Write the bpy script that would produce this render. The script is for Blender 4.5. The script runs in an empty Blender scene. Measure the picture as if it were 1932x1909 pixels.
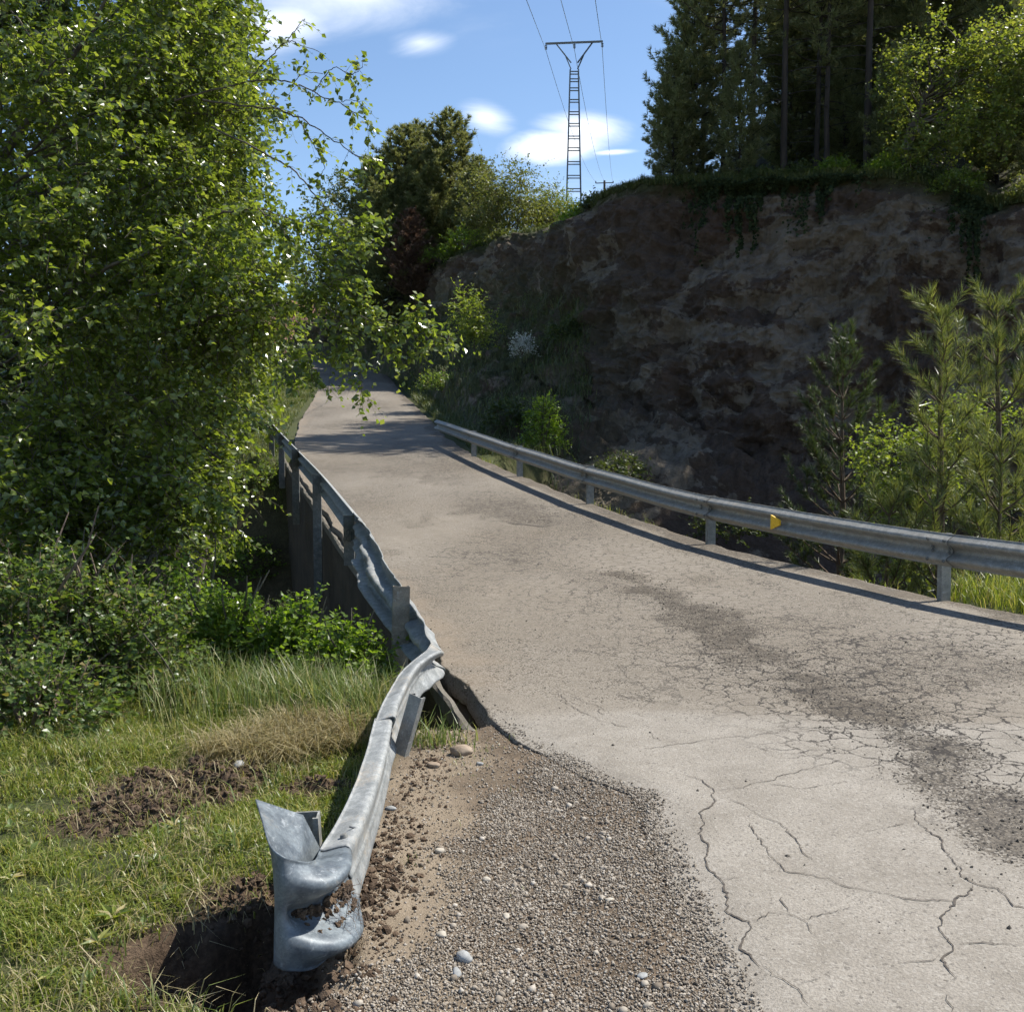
import bpy, math, random
import numpy as np
from mathutils import Vector
rad = math.radians
SC = bpy.context.scene
COL = SC.collection

# ------------------------------------------------------------------ camera, sky, sun, exposure
CAM_Z = 1.65
PITCH = rad(4.26)
cam_d = bpy.data.cameras.new("camera")
cam_d.sensor_width = 36.0
cam_d.lens = 36.0 * 1900.0 / 1932.0
cam_d.clip_start = 0.05
cam_d.clip_end = 3000.0
cam = bpy.data.objects.new("camera", cam_d)
cam.location = (0, 0, CAM_Z)
cam.rotation_euler = (rad(90) - PITCH, 0, 0)
COL.objects.link(cam)
SC.camera = cam

SUN_AZ = rad(68)      # to the right of the view direction (+Y)
SUN_EL = rad(55)
sun_dir = Vector((math.sin(SUN_AZ) * math.cos(SUN_EL), math.cos(SUN_AZ) * math.cos(SUN_EL), math.sin(SUN_EL)))

world = bpy.data.worlds.new("World")
SC.world = world
world.use_nodes = True
wn, wl = world.node_tree.nodes, world.node_tree.links
wn.clear()
w_out = wn.new('ShaderNodeOutputWorld')
w_bg = wn.new('ShaderNodeBackground'); w_bg.inputs['Strength'].default_value = 0.105
sky = wn.new('ShaderNodeTexSky'); sky.sky_type = 'NISHITA'; sky.sun_disc = False
sky.sun_elevation = SUN_EL; sky.sun_rotation = SUN_AZ
sky.altitude = 600; sky.air_density = 1.0; sky.dust_density = 0.35; sky.ozone_density = 1.6
w_hsv = wn.new('ShaderNodeHueSaturation'); w_hsv.inputs['Saturation'].default_value = 1.04
wl.new(sky.outputs[0], w_hsv.inputs['Color'])
tc = wn.new('ShaderNodeTexCoord')
def wmath(op, a, b=None, c=None):
    n = wn.new('ShaderNodeMath'); n.operation = op
    for i, v in enumerate((a, b, c)):
        if v is None: continue
        if isinstance(v, (int, float)): n.inputs[i].default_value = v
        else: wl.new(v, n.inputs[i])
    return n.outputs[0]
sep = wn.new('ShaderNodeSeparateXYZ'); wl.new(tc.outputs['Generated'], sep.inputs[0])
zz = wmath('MAXIMUM', sep.outputs[2], 0.03)
cu = wmath('DIVIDE', sep.outputs[0], wmath('ADD', zz, 0.25))     # cloud layer coordinates
cv = wmath('DIVIDE', sep.outputs[1], wmath('ADD', zz, 0.25))
cxyz = wn.new('ShaderNodeCombineXYZ'); wl.new(cu, cxyz.inputs[0]); wl.new(cv, cxyz.inputs[1])
def cloudnoise(scale, detail, rough, dist, stretch):
    mp = wn.new('ShaderNodeMapping'); mp.inputs['Scale'].default_value = stretch
    wl.new(cxyz.outputs[0], mp.inputs[0])
    n = wn.new('ShaderNodeTexNoise'); n.inputs['Scale'].default_value = scale
    n.inputs['Detail'].default_value = detail; n.inputs['Roughness'].default_value = rough
    n.inputs['Distortion'].default_value = dist
    wl.new(mp.outputs[0], n.inputs[0])
    return n.outputs['Fac']
n_fine = cloudnoise(2.6, 9, 0.62, 0.6, (0.8, 1.6, 1))
n_cov = cloudnoise(0.55, 3, 0.5, 0.3, (1, 1, 1))
def ramp01(x, a, b):
    n = wn.new('ShaderNodeMapRange'); n.interpolation_type = 'SMOOTHSTEP'
    n.inputs[1].default_value = a; n.inputs[2].default_value = b
    wl.new(x, n.inputs[0]); return n.outputs[0]
wisps = wmath('MULTIPLY', ramp01(n_fine, 0.46, 0.80), ramp01(n_cov, 0.50, 0.68))
def cloud_at(px, py, rx, ry, rot=0.0, n0=0.25, n1=0.75):
    """a single cloud in a fixed direction of the sky, given as tangent coordinates about north"""
    gx, gy = (px - 966) / 1900.0, (813 - py) / 1900.0
    u = wmath('DIVIDE', sep.outputs[0], wmath('MAXIMUM', sep.outputs[1], 0.05))
    v = wmath('DIVIDE', sep.outputs[2], wmath('MAXIMUM', sep.outputs[1], 0.05))
    du, dv = wmath('SUBTRACT', u, gx), wmath('SUBTRACT', v, gy)
    c, s = math.cos(rot), math.sin(rot)
    ru = wmath('DIVIDE', wmath('ADD', wmath('MULTIPLY', du, c), wmath('MULTIPLY', dv, s)), rx / 1900.0)
    rv = wmath('DIVIDE', wmath('SUBTRACT', wmath('MULTIPLY', dv, c), wmath('MULTIPLY', du, s)), ry / 1900.0)
    d2 = wmath('SQRT', wmath('ADD', wmath('MULTIPLY', ru, ru), wmath('MULTIPLY', rv, rv)))
    nn = wmath('ADD', wmath('SUBTRACT', 1.0, d2), wmath('MULTIPLY', wmath('SUBTRACT', n_fine, 0.5), 1.9))
    front = wmath('GREATER_THAN', sep.outputs[1], 0.06)
    return wmath('MULTIPLY', ramp01(nn, n0, n1), front)
clouds = wisps
for args in ((1045, 288, 110, 34, 0.10, 0.0, 1.0), (1100, 258, 95, 36, -0.05, 0.0, 1.3), (918, 240, 60, 36, -0.3, 0.05, 1.6), (690, 20, 330, 85, 0.12, 0.0, 1.7),
             (540, 75, 160, 70, 0.25, 0.0, 1.6), (800, 105, 80, 34, 0.05, 0.1, 1.8), (1150, 301, 60, 7, 0.05, 0.2, 1.4)):
    clouds = wmath('MAXIMUM', clouds, cloud_at(*args))
clouds = wmath('MULTIPLY', clouds, 0.9)
w_mix = wn.new('ShaderNodeMix'); w_mix.data_type = 'RGBA'
wl.new(clouds, w_mix.inputs[0]); wl.new(w_hsv.outputs[0], w_mix.inputs[6])
w_mix.inputs[7].default_value = (9.0, 9.2, 9.5, 1)
wl.new(w_mix.outputs[2], w_bg.inputs['Color'])
wl.new(w_bg.outputs[0], w_out.inputs[0])

sd = bpy.data.lights.new("sun", 'SUN'); sd.energy = 4.6; sd.angle = rad(0.53); sd.color = (1.0, 0.955, 0.87)
so = bpy.data.objects.new("sun", sd); COL.objects.link(so)
so.rotation_euler = sun_dir.to_track_quat('Z', 'Y').to_euler()
so.location = (30, 20, 60)
SC.view_settings.view_transform = 'Standard'
SC.view_settings.look = 'None'
SC.view_settings.gamma = 1.0
SC.view_settings.use_curve_mapping = False
SC.view_settings.exposure = 0.8
SC.cycles.max_bounces = 5
SC.cycles.use_adaptive_sampling = True
SC.cycles.adaptive_threshold = 0.03
SC.cycles.transparent_max_bounces = 6
SC.cycles.diffuse_bounces = 2
SC.cycles.glossy_bounces = 2
SC.cycles.transmission_bounces = 4

# ------------------------------------------------------------------ helpers
CT, ST = math.cos(PITCH), math.sin(PITCH)
def P(px, py, Y):
    """world point seen at photo position (px, py) at the distance Y"""
    x, y = (px - 966) / 1900.0, -(py - 954.5) / 1900.0
    r = np.array([x, CT + y * ST, -ST + y * CT])
    return np.array([0, 0, CAM_Z]) + r * (Y / r[1])
def G(px, py, z=0.0):
    """world point on the level z seen at (px, py)"""
    x, y = (px - 966) / 1900.0, -(py - 954.5) / 1900.0
    r = np.array([x, CT + y * ST, -ST + y * CT])
    return np.array([0, 0, CAM_Z]) + r * ((z - CAM_Z) / r[2])

def _hash(ix, iy, iz, seed):
    h = (ix.astype(np.int64) * 374761393 + iy.astype(np.int64) * 668265263 + iz.astype(np.int64) * 2147483647 + seed * 1274126177) & 0xFFFFFFFF
    h = ((h ^ (h >> 13)) * 1274126177) & 0xFFFFFFFF
    h = ((h ^ (h >> 16)) * 2246822519) & 0xFFFFFFFF
    return ((h ^ (h >> 15)) & 0xFFFFFF) / float(0xFFFFFF)
def vnoise(p, seed=0):
    p = np.asarray(p, float)
    i = np.floor(p).astype(np.int64); f = p - i
    f = f * f * (3 - 2 * f)
    x, y, z = i[..., 0], i[..., 1], i[..., 2]
    r = 0
    for dx in (0, 1):
        for dy in (0, 1):
            for dz in (0, 1):
                w = (f[..., 0] if dx else 1 - f[..., 0]) * (f[..., 1] if dy else 1 - f[..., 1]) * (f[..., 2] if dz else 1 - f[..., 2])
                r = r + w * _hash(x + dx, y + dy, z + dz, seed)
    return r * 2 - 1
def fbm(p, octs=4, seed=0, gain=0.5):
    p = np.asarray(p, float); a, s, t = 1.0, 0, 0
    for o in range(octs):
        s = s + a * vnoise(p * (2.03 ** o) + o * 17.3, seed + o); t += a; a *= gain
    return s / t
def p3(x, y, z=None):
    z = np.zeros_like(np.asarray(x, float)) if z is None else z
    return np.stack(np.broadcast_arrays(np.asarray(x, float), np.asarray(y, float), z), -1)
def sstep(a, b, x):
    t = np.clip((x - a) / (b - a), 0, 1); return t * t * (3 - 2 * t)
def nrm(v):
    return v / np.maximum(np.linalg.norm(v, axis=-1, keepdims=True), 1e-9)

def mesh_np(name, V, F, smooth=False):
    V = np.asarray(V, np.float32).reshape(-1, 3)
    Fs = F if isinstance(F, list) else [F]
    Fs = [np.asarray(f, np.int32) for f in Fs if len(f)]
    me = bpy.data.meshes.new(name)
    me.vertices.add(len(V)); me.vertices.foreach_set("co", V.ravel())
    nl = sum(f.size for f in Fs); nf = sum(len(f) for f in Fs)
    me.loops.add(nl); me.polygons.add(nf)
    me.loops.foreach_set("vertex_index", np.concatenate([f.ravel() for f in Fs]))
    tot = np.concatenate([np.full(len(f), f.shape[1], np.int32) for f in Fs])
    me.polygons.foreach_set("loop_start", np.concatenate([[0], np.cumsum(tot)[:-1]]).astype(np.int32))
    me.polygons.foreach_set("loop_total", tot)
    me.polygons.foreach_set("use_smooth", np.full(nf, bool(smooth)))
    me.update(calc_edges=True)
    return me
class MB:
    """collects vertices and faces (triangles and quads) of one mesh"""
    def __init__(s): s.v, s.f3, s.f4, s.n = [], [], [], 0
    def add(s, V, F):
        V = np.asarray(V, float).reshape(-1, 3); F = np.asarray(F, np.int64)
        s.v.append(V)
        (s.f3 if F.shape[1] == 3 else s.f4).append(F + s.n)
        s.n += len(V)
    def mesh(s, name, smooth=False):
        F = []
        if s.f3: F.append(np.concatenate(s.f3))
        if s.f4: F.append(np.concatenate(s.f4))
        return mesh_np(name, np.concatenate(s.v), F, smooth)
    def tube(s, pts, radii, sides=6, cap=True):
        pts = np.asarray(pts, float); n = len(pts)
        radii = np.broadcast_to(np.asarray(radii, float), (n,))
        tan = nrm(np.gradient(pts, axis=0))
        ref = np.array([0.31, 0.52, 0.79]) if abs(tan[0] @ np.array([0.31, 0.52, 0.79])) < 0.85 else np.array([0.9, -0.3, 0.1])
        a = nrm(np.cross(tan, ref)); b = np.cross(tan, a)
        th = np.arange(sides) * 2 * math.pi / sides
        ring = a[:, None] * np.cos(th)[None, :, None] + b[:, None] * np.sin(th)[None, :, None]
        V = (pts[:, None] + ring * radii[:, None, None]).reshape(-1, 3)
        i = np.arange(n - 1)[:, None] * sides; j = np.arange(sides)[None]; k = (j + 1) % sides
        F = np.stack([i + j, i + k, i + sides + k, i + sides + j], -1).reshape(-1, 4)
        s.add(V, F)
    def box(s, c, ax, ay, az):
        c, ax, ay, az = (np.asarray(q, float) for q in (c, ax, ay, az))
        V = [c + sx * ax + sy * ay + sz * az for sx in (-1, 1) for sy in (-1, 1) for sz in (-1, 1)]
        s.add(V, [[0, 1, 3, 2], [4, 6, 7, 5], [0, 4, 5, 1], [2, 3, 7, 6], [0, 2, 6, 4], [1, 5, 7, 3]])
def grid_faces(nu, nv):
    i = np.arange(nu - 1)[:, None] * nv; j = np.arange(nv - 1)[None]
    return np.stack([i + j, i + nv + j, i + nv + j + 1, i + j + 1], -1).reshape(-1, 4)

def obj(name, me, m=None, parent=None, label=None, cat=None, group=None, kind=None):
    o = bpy.data.objects.new(name, me)
    COL.objects.link(o)
    if m is not None and me is not None and not me.materials: me.materials.append(m)
    if parent is not None: o.parent = parent
    if label: o["label"] = label
    if cat: o["category"] = cat
    if group: o["group"] = group
    if kind: o["kind"] = kind
    return o
def thing(name, label, cat, loc=(0, 0, 0), group=None):
    o = bpy.data.objects.new(name, None); COL.objects.link(o)
    o.location = [float(q) for q in loc]; o.empty_display_size = 0.2
    o["label"] = label; o["category"] = cat
    if group: o["group"] = group
    return o
def copy_tree(root, loc, rotz, scale, label, group):
    r = root.copy(); COL.objects.link(r)
    r.location = [float(q) for q in loc]; r.rotation_euler = (0, 0, rotz); r.scale = scale if hasattr(scale, '__len__') else (scale,) * 3
    r["label"] = label
    if group: r["group"] = group
    elif "group" in r: del r["group"]
    for ch in list(root.children):
        c = ch.copy(); COL.objects.link(c); c.parent = r
    return r

# ------------------------------------------------------------------ materials
class NT:
    def __init__(s, name):
        s.m = bpy.data.materials.new(name); s.m.use_nodes = True
        s.n, s.l = s.m.node_tree.nodes, s.m.node_tree.links
        s.n.clear(); s.out = s.n.new('ShaderNodeOutputMaterial')
    def node(s, t, **k):
        n = s.n.new(t)
        for a, v in k.items(): setattr(n, a, v)
        return n
    def put(s, sock, v):
        if hasattr(v, 'is_output'): s.l.new(v, sock)
        elif isinstance(v, (tuple, list)): sock.default_value = (*v, 1) if len(v) == 3 and sock.type == 'RGBA' else v
        else: sock.default_value = v
    def coord(s, kind='Object'): return s.node('ShaderNodeTexCoord').outputs[kind]
    def pos(s): return s.node('ShaderNodeNewGeometry').outputs['Position']
    def island(s): return s.node('ShaderNodeNewGeometry').outputs['Random Per Island']
    def mapping(s, vec, scale=(1, 1, 1), rot=(0, 0, 0)):
        n = s.node('ShaderNodeMapping'); n.inputs['Scale'].default_value = scale; n.inputs['Rotation'].default_value = rot
        s.l.new(vec, n.inputs[0]); return n.outputs[0]
    def noise(s, vec, scale, detail=4, rough=0.55, dist=0.0, out='Fac'):
        n = s.node('ShaderNodeTexNoise'); n.inputs['Scale'].default_value = scale; n.inputs['Detail'].default_value = detail
        n.inputs['Roughness'].default_value = rough; n.inputs['Distortion'].default_value = dist
        s.l.new(vec, n.inputs[0]); return n.outputs[out]
    def vor(s, vec, scale, feature='F1', out='Distance', rand=1.0):
        n = s.node('ShaderNodeTexVoronoi', feature=feature); n.inputs['Scale'].default_value = scale
        n.inputs['Randomness'].default_value = rand
        s.l.new(vec, n.inputs[0]); return n.outputs[out]
    def ramp(s, fac, stops):
        n = s.node('ShaderNodeValToRGB'); e = n.color_ramp.elements
        while len(e) < len(stops): e.new(0.5)
        for q, (p_, c) in zip(e, stops):
            q.position = p_; q.color = (*c, 1) if len(c) == 3 else c
        s.l.new(fac, n.inputs[0]); return n.outputs[0]
    def rng(s, x, a, b, c=0.0, d=1.0, smooth=True):
        n = s.node('ShaderNodeMapRange'); n.interpolation_type = 'SMOOTHSTEP' if smooth else 'LINEAR'
        n.inputs[1].default_value, n.inputs[2].default_value, n.inputs[3].default_value, n.inputs[4].default_value = a, b, c, d
        s.l.new(x, n.inputs[0]); return n.outputs[0]
    def mix(s, f, a, b, blend='MIX'):
        n = s.node('ShaderNodeMix', data_type='RGBA', blend_type=blend)
        s.put(n.inputs[0], f); s.put(n.inputs[6], a); s.put(n.inputs[7], b); return n.outputs[2]
    def math(s, op, a, b=0.0):
        n = s.node('ShaderNodeMath', operation=op); s.put(n.inputs[0], a); s.put(n.inputs[1], b); return n.outputs[0]
    def attr(s, name, out='Fac'):
        n = s.node('ShaderNodeAttribute', attribute_name=name); return n.outputs[out]
    def bump(s, h, strength, dist=0.02):
        n = s.node('ShaderNodeBump'); n.inputs['Strength'].default_value = strength; n.inputs['Distance'].default_value = dist
        s.l.new(h, n.inputs['Height']); return n.outputs[0]
    def bsdf(s, color, rough=0.8, metal=0.0, normal=None, spec=0.5):
        b = s.node('ShaderNodeBsdfPrincipled')
        s.put(b.inputs['Base Color'], color); s.put(b.inputs['Roughness'], rough); s.put(b.inputs['Metallic'], metal)
        b.inputs['Specular IOR Level'].default_value = spec
        if normal is not None: s.l.new(normal, b.inputs['Normal'])
        s.l.new(b.outputs[0], s.out.inputs[0]); s.b = b; return b

def leaf_mat(name, stops, trans=0.42, rough=0.42, tcol=(1.25, 1.35, 0.55), spec=0.5):
    t = NT(name)
    c = t.ramp(t.island(), stops)
    b = t.node('ShaderNodeBsdfPrincipled'); t.l.new(c, b.inputs['Base Color'])
    b.inputs['Roughness'].default_value = rough; b.inputs['Specular IOR Level'].default_value = spec
    tr = t.node('ShaderNodeBsdfTranslucent')
    t.l.new(t.mix(1.0, c, tcol, 'MULTIPLY'), tr.inputs[0])
    mx = t.node('ShaderNodeMixShader'); mx.inputs[0].default_value = trans
    t.l.new(b.outputs[0], mx.inputs[1]); t.l.new(tr.outputs[0], mx.inputs[2]); t.l.new(mx.outputs[0], t.out.inputs[0])
    return t.m
def rgb(*c): return tuple(c)
M = {}
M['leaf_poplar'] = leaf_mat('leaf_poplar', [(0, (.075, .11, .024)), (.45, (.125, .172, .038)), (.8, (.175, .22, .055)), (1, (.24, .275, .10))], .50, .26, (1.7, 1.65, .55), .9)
M['leaf_column'] = leaf_mat('leaf_column', [(0, (.07, .108, .022)), (.6, (.118, .165, .034)), (1, (.185, .23, .055))], .50, .33, (1.65, 1.62, .52))
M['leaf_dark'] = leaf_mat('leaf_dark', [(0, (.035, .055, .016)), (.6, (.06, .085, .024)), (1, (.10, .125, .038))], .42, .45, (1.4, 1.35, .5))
M['leaf_shrub'] = leaf_mat('leaf_shrub', [(0, (.085, .135, .022)), (.5, (.14, .21, .034)), (1, (.21, .28, .05))], .52, .33, (1.55, 1.65, .48))
M['leaf_bramble'] = leaf_mat('leaf_bramble', [(0, (.06, .095, .024)), (.5, (.105, .155, .042)), (.9, (.17, .22, .07)), (1, (.21, .17, .07))], .48, .33, (1.55, 1.6, .55))
M['leaf_bright'] = leaf_mat('leaf_bright', [(0, (.115, .17, .03)), (.6, (.18, .24, .045)), (1, (.26, .30, .075))], .5, .5, (1.4, 1.35, .5))
M['leaf_spring'] = leaf_mat('leaf_spring', [(0, (.085, .115, .03)), (.6, (.135, .165, .048)), (1, (.20, .22, .075))], .45, .45, (1.35, 1.25, .6))
M['leaf_ivy'] = leaf_mat('leaf_ivy', [(0, (.016, .026, .010)), (.7, (.028, .042, .016)), (1, (.06, .075, .03))], .25, .8, (1.2, 1.2, .6), .15)
M['leaf_oak'] = leaf_mat('leaf_oak', [(0, (.10, .145, .032)), (.6, (.165, .21, .05)), (1, (.25, .275, .085))], .5, .4, (1.6, 1.5, .55))
M['leaf_brown'] = leaf_mat('leaf_brown', [(0, (.07, .035, .02)), (.6, (.12, .06, .03)), (1, (.16, .09, .045))], .3, .7)
M['blossom'] = leaf_mat('blossom', [(0, (.45, .46, .40)), (.6, (.6, .6, .54)), (1, (.12, .18, .06))], .3, .7, (1, 1, 1))
M['needle_dark'] = leaf_mat('needle_dark', [(0, (.13, .155, .075)), (.6, (.20, .225, .11)), (1, (.30, .29, .17))], .52, .4, (1.5, 1.45, .8))
M['needle_mid'] = leaf_mat('needle_mid', [(0, (.12, .145, .065)), (.6, (.18, .205, .095)), (1, (.26, .25, .14))], .45, .4, (1.4, 1.35, .7))
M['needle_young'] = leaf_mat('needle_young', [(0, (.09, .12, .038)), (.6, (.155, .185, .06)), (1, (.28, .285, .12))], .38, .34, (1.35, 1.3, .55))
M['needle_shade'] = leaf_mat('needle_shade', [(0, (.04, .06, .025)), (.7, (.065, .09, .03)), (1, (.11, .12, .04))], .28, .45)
M['needle_brown'] = leaf_mat('needle_brown', [(0, (.08, .05, .035)), (.6, (.13, .08, .055)), (1, (.18, .12, .08))], .2, .7, (1.2, 1, .8))
M['grass'] = leaf_mat('grass', [(0, (.085, .12, .02)), (.35, (.155, .20, .032)), (.62, (.225, .265, .05)), (.82, (.31, .30, .09)), (1, (.47, .39, .20))], .42, .40, (1.25, 1.25, .5))
M['grass_long'] = leaf_mat('grass_long', [(0, (.09, .14, .035)), (.5, (.15, .20, .055)), (.72, (.24, .26, .10)), (1, (.46, .40, .24))], .42, .40, (1.2, 1.2, .65))
M['grass_dry'] = leaf_mat('grass_dry', [(0, (.16, .15, .05)), (.5, (.30, .25, .12)), (1, (.46, .39, .23))], .35, .5, (1.1, 1.0, .75))
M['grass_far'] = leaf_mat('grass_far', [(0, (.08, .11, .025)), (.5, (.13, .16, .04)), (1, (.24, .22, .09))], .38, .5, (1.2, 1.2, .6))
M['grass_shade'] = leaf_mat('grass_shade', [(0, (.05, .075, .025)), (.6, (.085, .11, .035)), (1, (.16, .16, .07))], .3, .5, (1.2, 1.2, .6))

def bark(name, a, b, scale=9.0):
    t = NT(name); v = t.coord()
    s1 = t.noise(t.mapping(v, (1, 1, .18)), scale, 6, .65, .4)
    t.bsdf(t.ramp(s1, [(.3, a), (.7, b)]), .9, normal=t.bump(s1, .9, .03)); return t.m
M['bark_grey'] = bark('bark_grey', (.035, .028, .02), (.14, .115, .085))
M['bark_pine'] = bark('bark_pine', (.018, .014, .011), (.055, .041, .032), 7)
M['bark_young'] = bark('bark_young', (.05, .035, .02), (.16, .11, .07), 20)
M['twig'] = bark('twig', (.05, .045, .03), (.13, .11, .075), 30)
M['twig_dry'] = bark('twig_dry', (.09, .06, .045), (.24, .18, .13), 30)

# asphalt
t = NT('asphalt'); v = t.pos()
wear_shade, dust, crk = t.attr('wear_shade'), t.attr('dust'), t.attr('crackzone')
mid = t.noise(v, 3.2, 5, .65, .3); agg = t.noise(v, 110, 2, .8)
cellc = t.node('ShaderNodeSeparateColor'); t.l.new(t.vor(v, 105, out='Color'), cellc.inputs[0])
r1, r2 = cellc.outputs[0], cellc.outputs[1]
light = t.ramp(mid, [(.25, (.19, .167, .136)), (.5, (.258, .231, .194)), (.78, (.32, .290, .248))])
light = t.mix(t.math('MULTIPLY', t.rng(agg, .60, .36), .48), light, (.13, .116, .098))
light = t.mix(t.math('MULTIPLY', t.math('GREATER_THAN', r2, .86), .32), light, (.36, .335, .295))
light = t.mix(t.math('MULTIPLY', t.math('LESS_THAN', r2, .035), .45), light, (.07, .062, .055))
wthr = t.math('ADD', t.math('MULTIPLY', wear_shade, .92), t.math('MULTIPLY', t.math('SUBTRACT', mid, .5), t.math('MULTIPLY', t.rng(wear_shade, .05, .4), 1.1)))
stone_dark = t.mix(r2, (.038, .033, .028), (.15, .128, .100))
dk = t.rng(t.math('SUBTRACT', wthr, t.math('ADD', t.math('MULTIPLY', r1, .75), t.math('MULTIPLY', agg, .30))), -.05, .10)
col = t.mix(dk, light, stone_dark)
col = t.mix(t.attr('aged'), col, t.mix(1.0, col, (.80, .765, .715), 'MULTIPLY'))
col = t.mix(t.math('MULTIPLY', dust, t.rng(t.math('ADD', mid, t.math('MULTIPLY', dust, .30)), .42, .85, 0, .8)), col, (.225, .180, .132))
wv = t.node('ShaderNodeVectorMath', operation='ADD'); t.l.new(v, wv.inputs[0])
wsc = t.node('ShaderNodeVectorMath', operation='SCALE'); wsc.inputs['Scale'].default_value = .20
t.l.new(t.noise(v, 6, 4, .65, out='Color'), wsc.inputs[0]); t.l.new(wsc.outputs[0], wv.inputs[1])
e1 = t.vor(wv.outputs[0], 6.2, 'DISTANCE_TO_EDGE')
cw = t.math('ADD', t.math('MULTIPLY', mid, .13), -.026)
crack = t.math('MULTIPLY', t.rng(t.math('SUBTRACT', e1, t.math('MULTIPLY', cw, .9)), .010, -.012), crk)
col = t.mix(t.math('MULTIPLY', crack, .95), col, (.030, .025, .021))
h = t.math('SUBTRACT', agg, t.math('MULTIPLY', crack, .5))
b = t.bsdf(col, .9, normal=t.bump(h, .5, .012), spec=.3)
M['asphalt'] = t.m
t = NT('crack_fill'); v = t.pos(); n_ = t.noise(v, 60, 3)
t.bsdf(t.ramp(n_, [(.3, (.035, .03, .026)), (.7, (.11, .09, .07))]), .95); M['crack'] = t.m

# soil and ground
t = NT('ground_soil'); v = t.pos()
grs, gst, wet = t.attr('green'), t.attr('sand'), t.attr('dark')
n1 = t.noise(v, 5, 7, .65, .2); n2 = t.noise(v, 38, 5, .7); n3 = t.noise(v, 140, 3, .7)
soil = t.ramp(n1, [(.25, (.045, .03, .02)), (.5, (.095, .066, .044)), (.78, (.16, .115, .078))])
soil = t.mix(t.rng(n2, .35, .75), t.mix(1.0, soil, (.6, .6, .6), 'MULTIPLY'), t.mix(1.0, soil, (1.35, 1.33, 1.3), 'MULTIPLY'))
sand = t.ramp(t.math('ADD', t.math('MULTIPLY', n1, .5), t.math('MULTIPLY', n3, .5)), [(.3, (.16, .125, .086)), (.7, (.29, .232, .168))])
c = t.mix(gst, soil, sand)
grn = t.ramp(n2, [(.3, (.03, .035, .012)), (.6, (.065, .075, .025)), (.85, (.13, .12, .06))])
c = t.mix(t.math('MULTIPLY', grs, t.rng(n1, .2, .5)), c, grn)
c = t.mix(wet, c, (.022, .016, .011))
t.bsdf(c, .95, normal=t.bump(t.math('ADD', n2, t.math('MULTIPLY', n3, .5)), .7, .02), spec=.2); M['ground'] = t.m
t = NT('clod'); v = t.coord(); n1 = t.noise(v, 30, 5, .7)
t.bsdf(t.mix(t.rng(n1, .3, .7), (.05, .033, .022), (.15, .105, .07)), .95, normal=t.bump(n1, .9, .02), spec=.2); M['clod'] = t.m
t = NT('gravel'); r_ = t.island(); n1 = t.noise(t.pos(), 160, 3)
g = t.ramp(r_, [(0, (.12, .095, .07)), (.3, (.215, .178, .137)), (.55, (.295, .25, .196)), (.8, (.355, .312, .255)), (.97, (.45, .405, .345)), (1, (.19, .145, .105))])
t.bsdf(t.mix(t.rng(n1, .35, .7), t.mix(1.0, g, (.8, .8, .8), 'MULTIPLY'), g), .85, spec=.3); M['gravel'] = t.m
t = NT('grit'); r_ = t.island()
t.bsdf(t.ramp(r_, [(0, (.05, .043, .036)), (.6, (.10, .086, .07)), (1, (.24, .20, .155))]), .85, spec=.3); M['grit'] = t.m
def stone_mat(name, a, b):
    t = NT(name); n1 = t.noise(t.coord(), 25, 5, .6)
    t.bsdf(t.mix(t.rng(n1, .3, .7), a, b), .8, normal=t.bump(n1, .3, .01), spec=.35); return t.m
M['stone_pale'] = stone_mat('stone_pale', (.33, .29, .23), (.46, .42, .35))
M['stone_grey'] = stone_mat('stone_grey', (.22, .22, .21), (.36, .36, .35))
M['stone_tan'] = stone_mat('stone_tan', (.20, .15, .105), (.31, .245, .18))

# cliff rock: bedded marl and sandstone
t = NT('cliff_rock'); v = t.pos()
warp = t.node('ShaderNodeVectorMath', operation='ADD'); t.l.new(v, warp.inputs[0])
ws = t.node('ShaderNodeVectorMath', operation='SCALE'); ws.inputs['Scale'].default_value = 1.4
t.l.new(t.noise(v, .25, 4, .6, out='Color'), ws.inputs[0]); t.l.new(ws.outputs[0], warp.inputs[1])
wvec = warp.outputs[0]
bed = t.noise(t.mapping(wvec, (.22, .22, .9)), 1.6, 6, .68)
blot = t.noise(t.mapping(wvec, (.5, .5, .8)), .62, 5, .6, .8)
fine = t.noise(v, 3.2, 7, .7); vf = t.noise(t.mapping(v, (1.6, 1.6, .22)), 1.8, 5, .65)
earth = t.ramp(fine, [(.25, (.060, .042, .031)), (.55, (.098, .069, .051)), (.8, (.135, .098, .073))])
rock = t.ramp(t.math('ADD', t.math('MULTIPLY', bed, .6), t.math('MULTIPLY', fine, .4)), [(.3, (.10, .078, .057)), (.5, (.18, .145, .11)), (.7, (.26, .217, .168))])
c = t.mix(t.rng(t.math('ADD', blot, t.math('MULTIPLY', t.math('SUBTRACT', fine, .5), .22)), .505, .54), earth, rock)
c = t.mix(t.math('MULTIPLY', t.rng(vf, .50, .68), .5), c, (.050, .036, .027))
c = t.mix(t.math('MULTIPLY', t.rng(t.noise(v, .33, 3, .5), .60, .72), .35), c, (.105, .062, .042))
gr = t.math('MULTIPLY', t.attr('green'), t.rng(t.noise(v, 1.3, 5, .7), .34, .52))
c = t.mix(gr, c, t.ramp(fine, [(.3, (.028, .034, .014)), (.7, (.075, .08, .035))]))
hh = t.math('ADD', t.math('MULTIPLY', bed, .7), t.math('ADD', fine, t.math('MULTIPLY', t.noise(v, 14, 5, .7), .35)))
t.bsdf(c, .95, normal=t.bump(hh, .85, .22), spec=.2); M['cliff'] = t.m
t = NT('hill_floor'); v = t.pos(); n1 = t.noise(v, 1.4, 6, .65)
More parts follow.
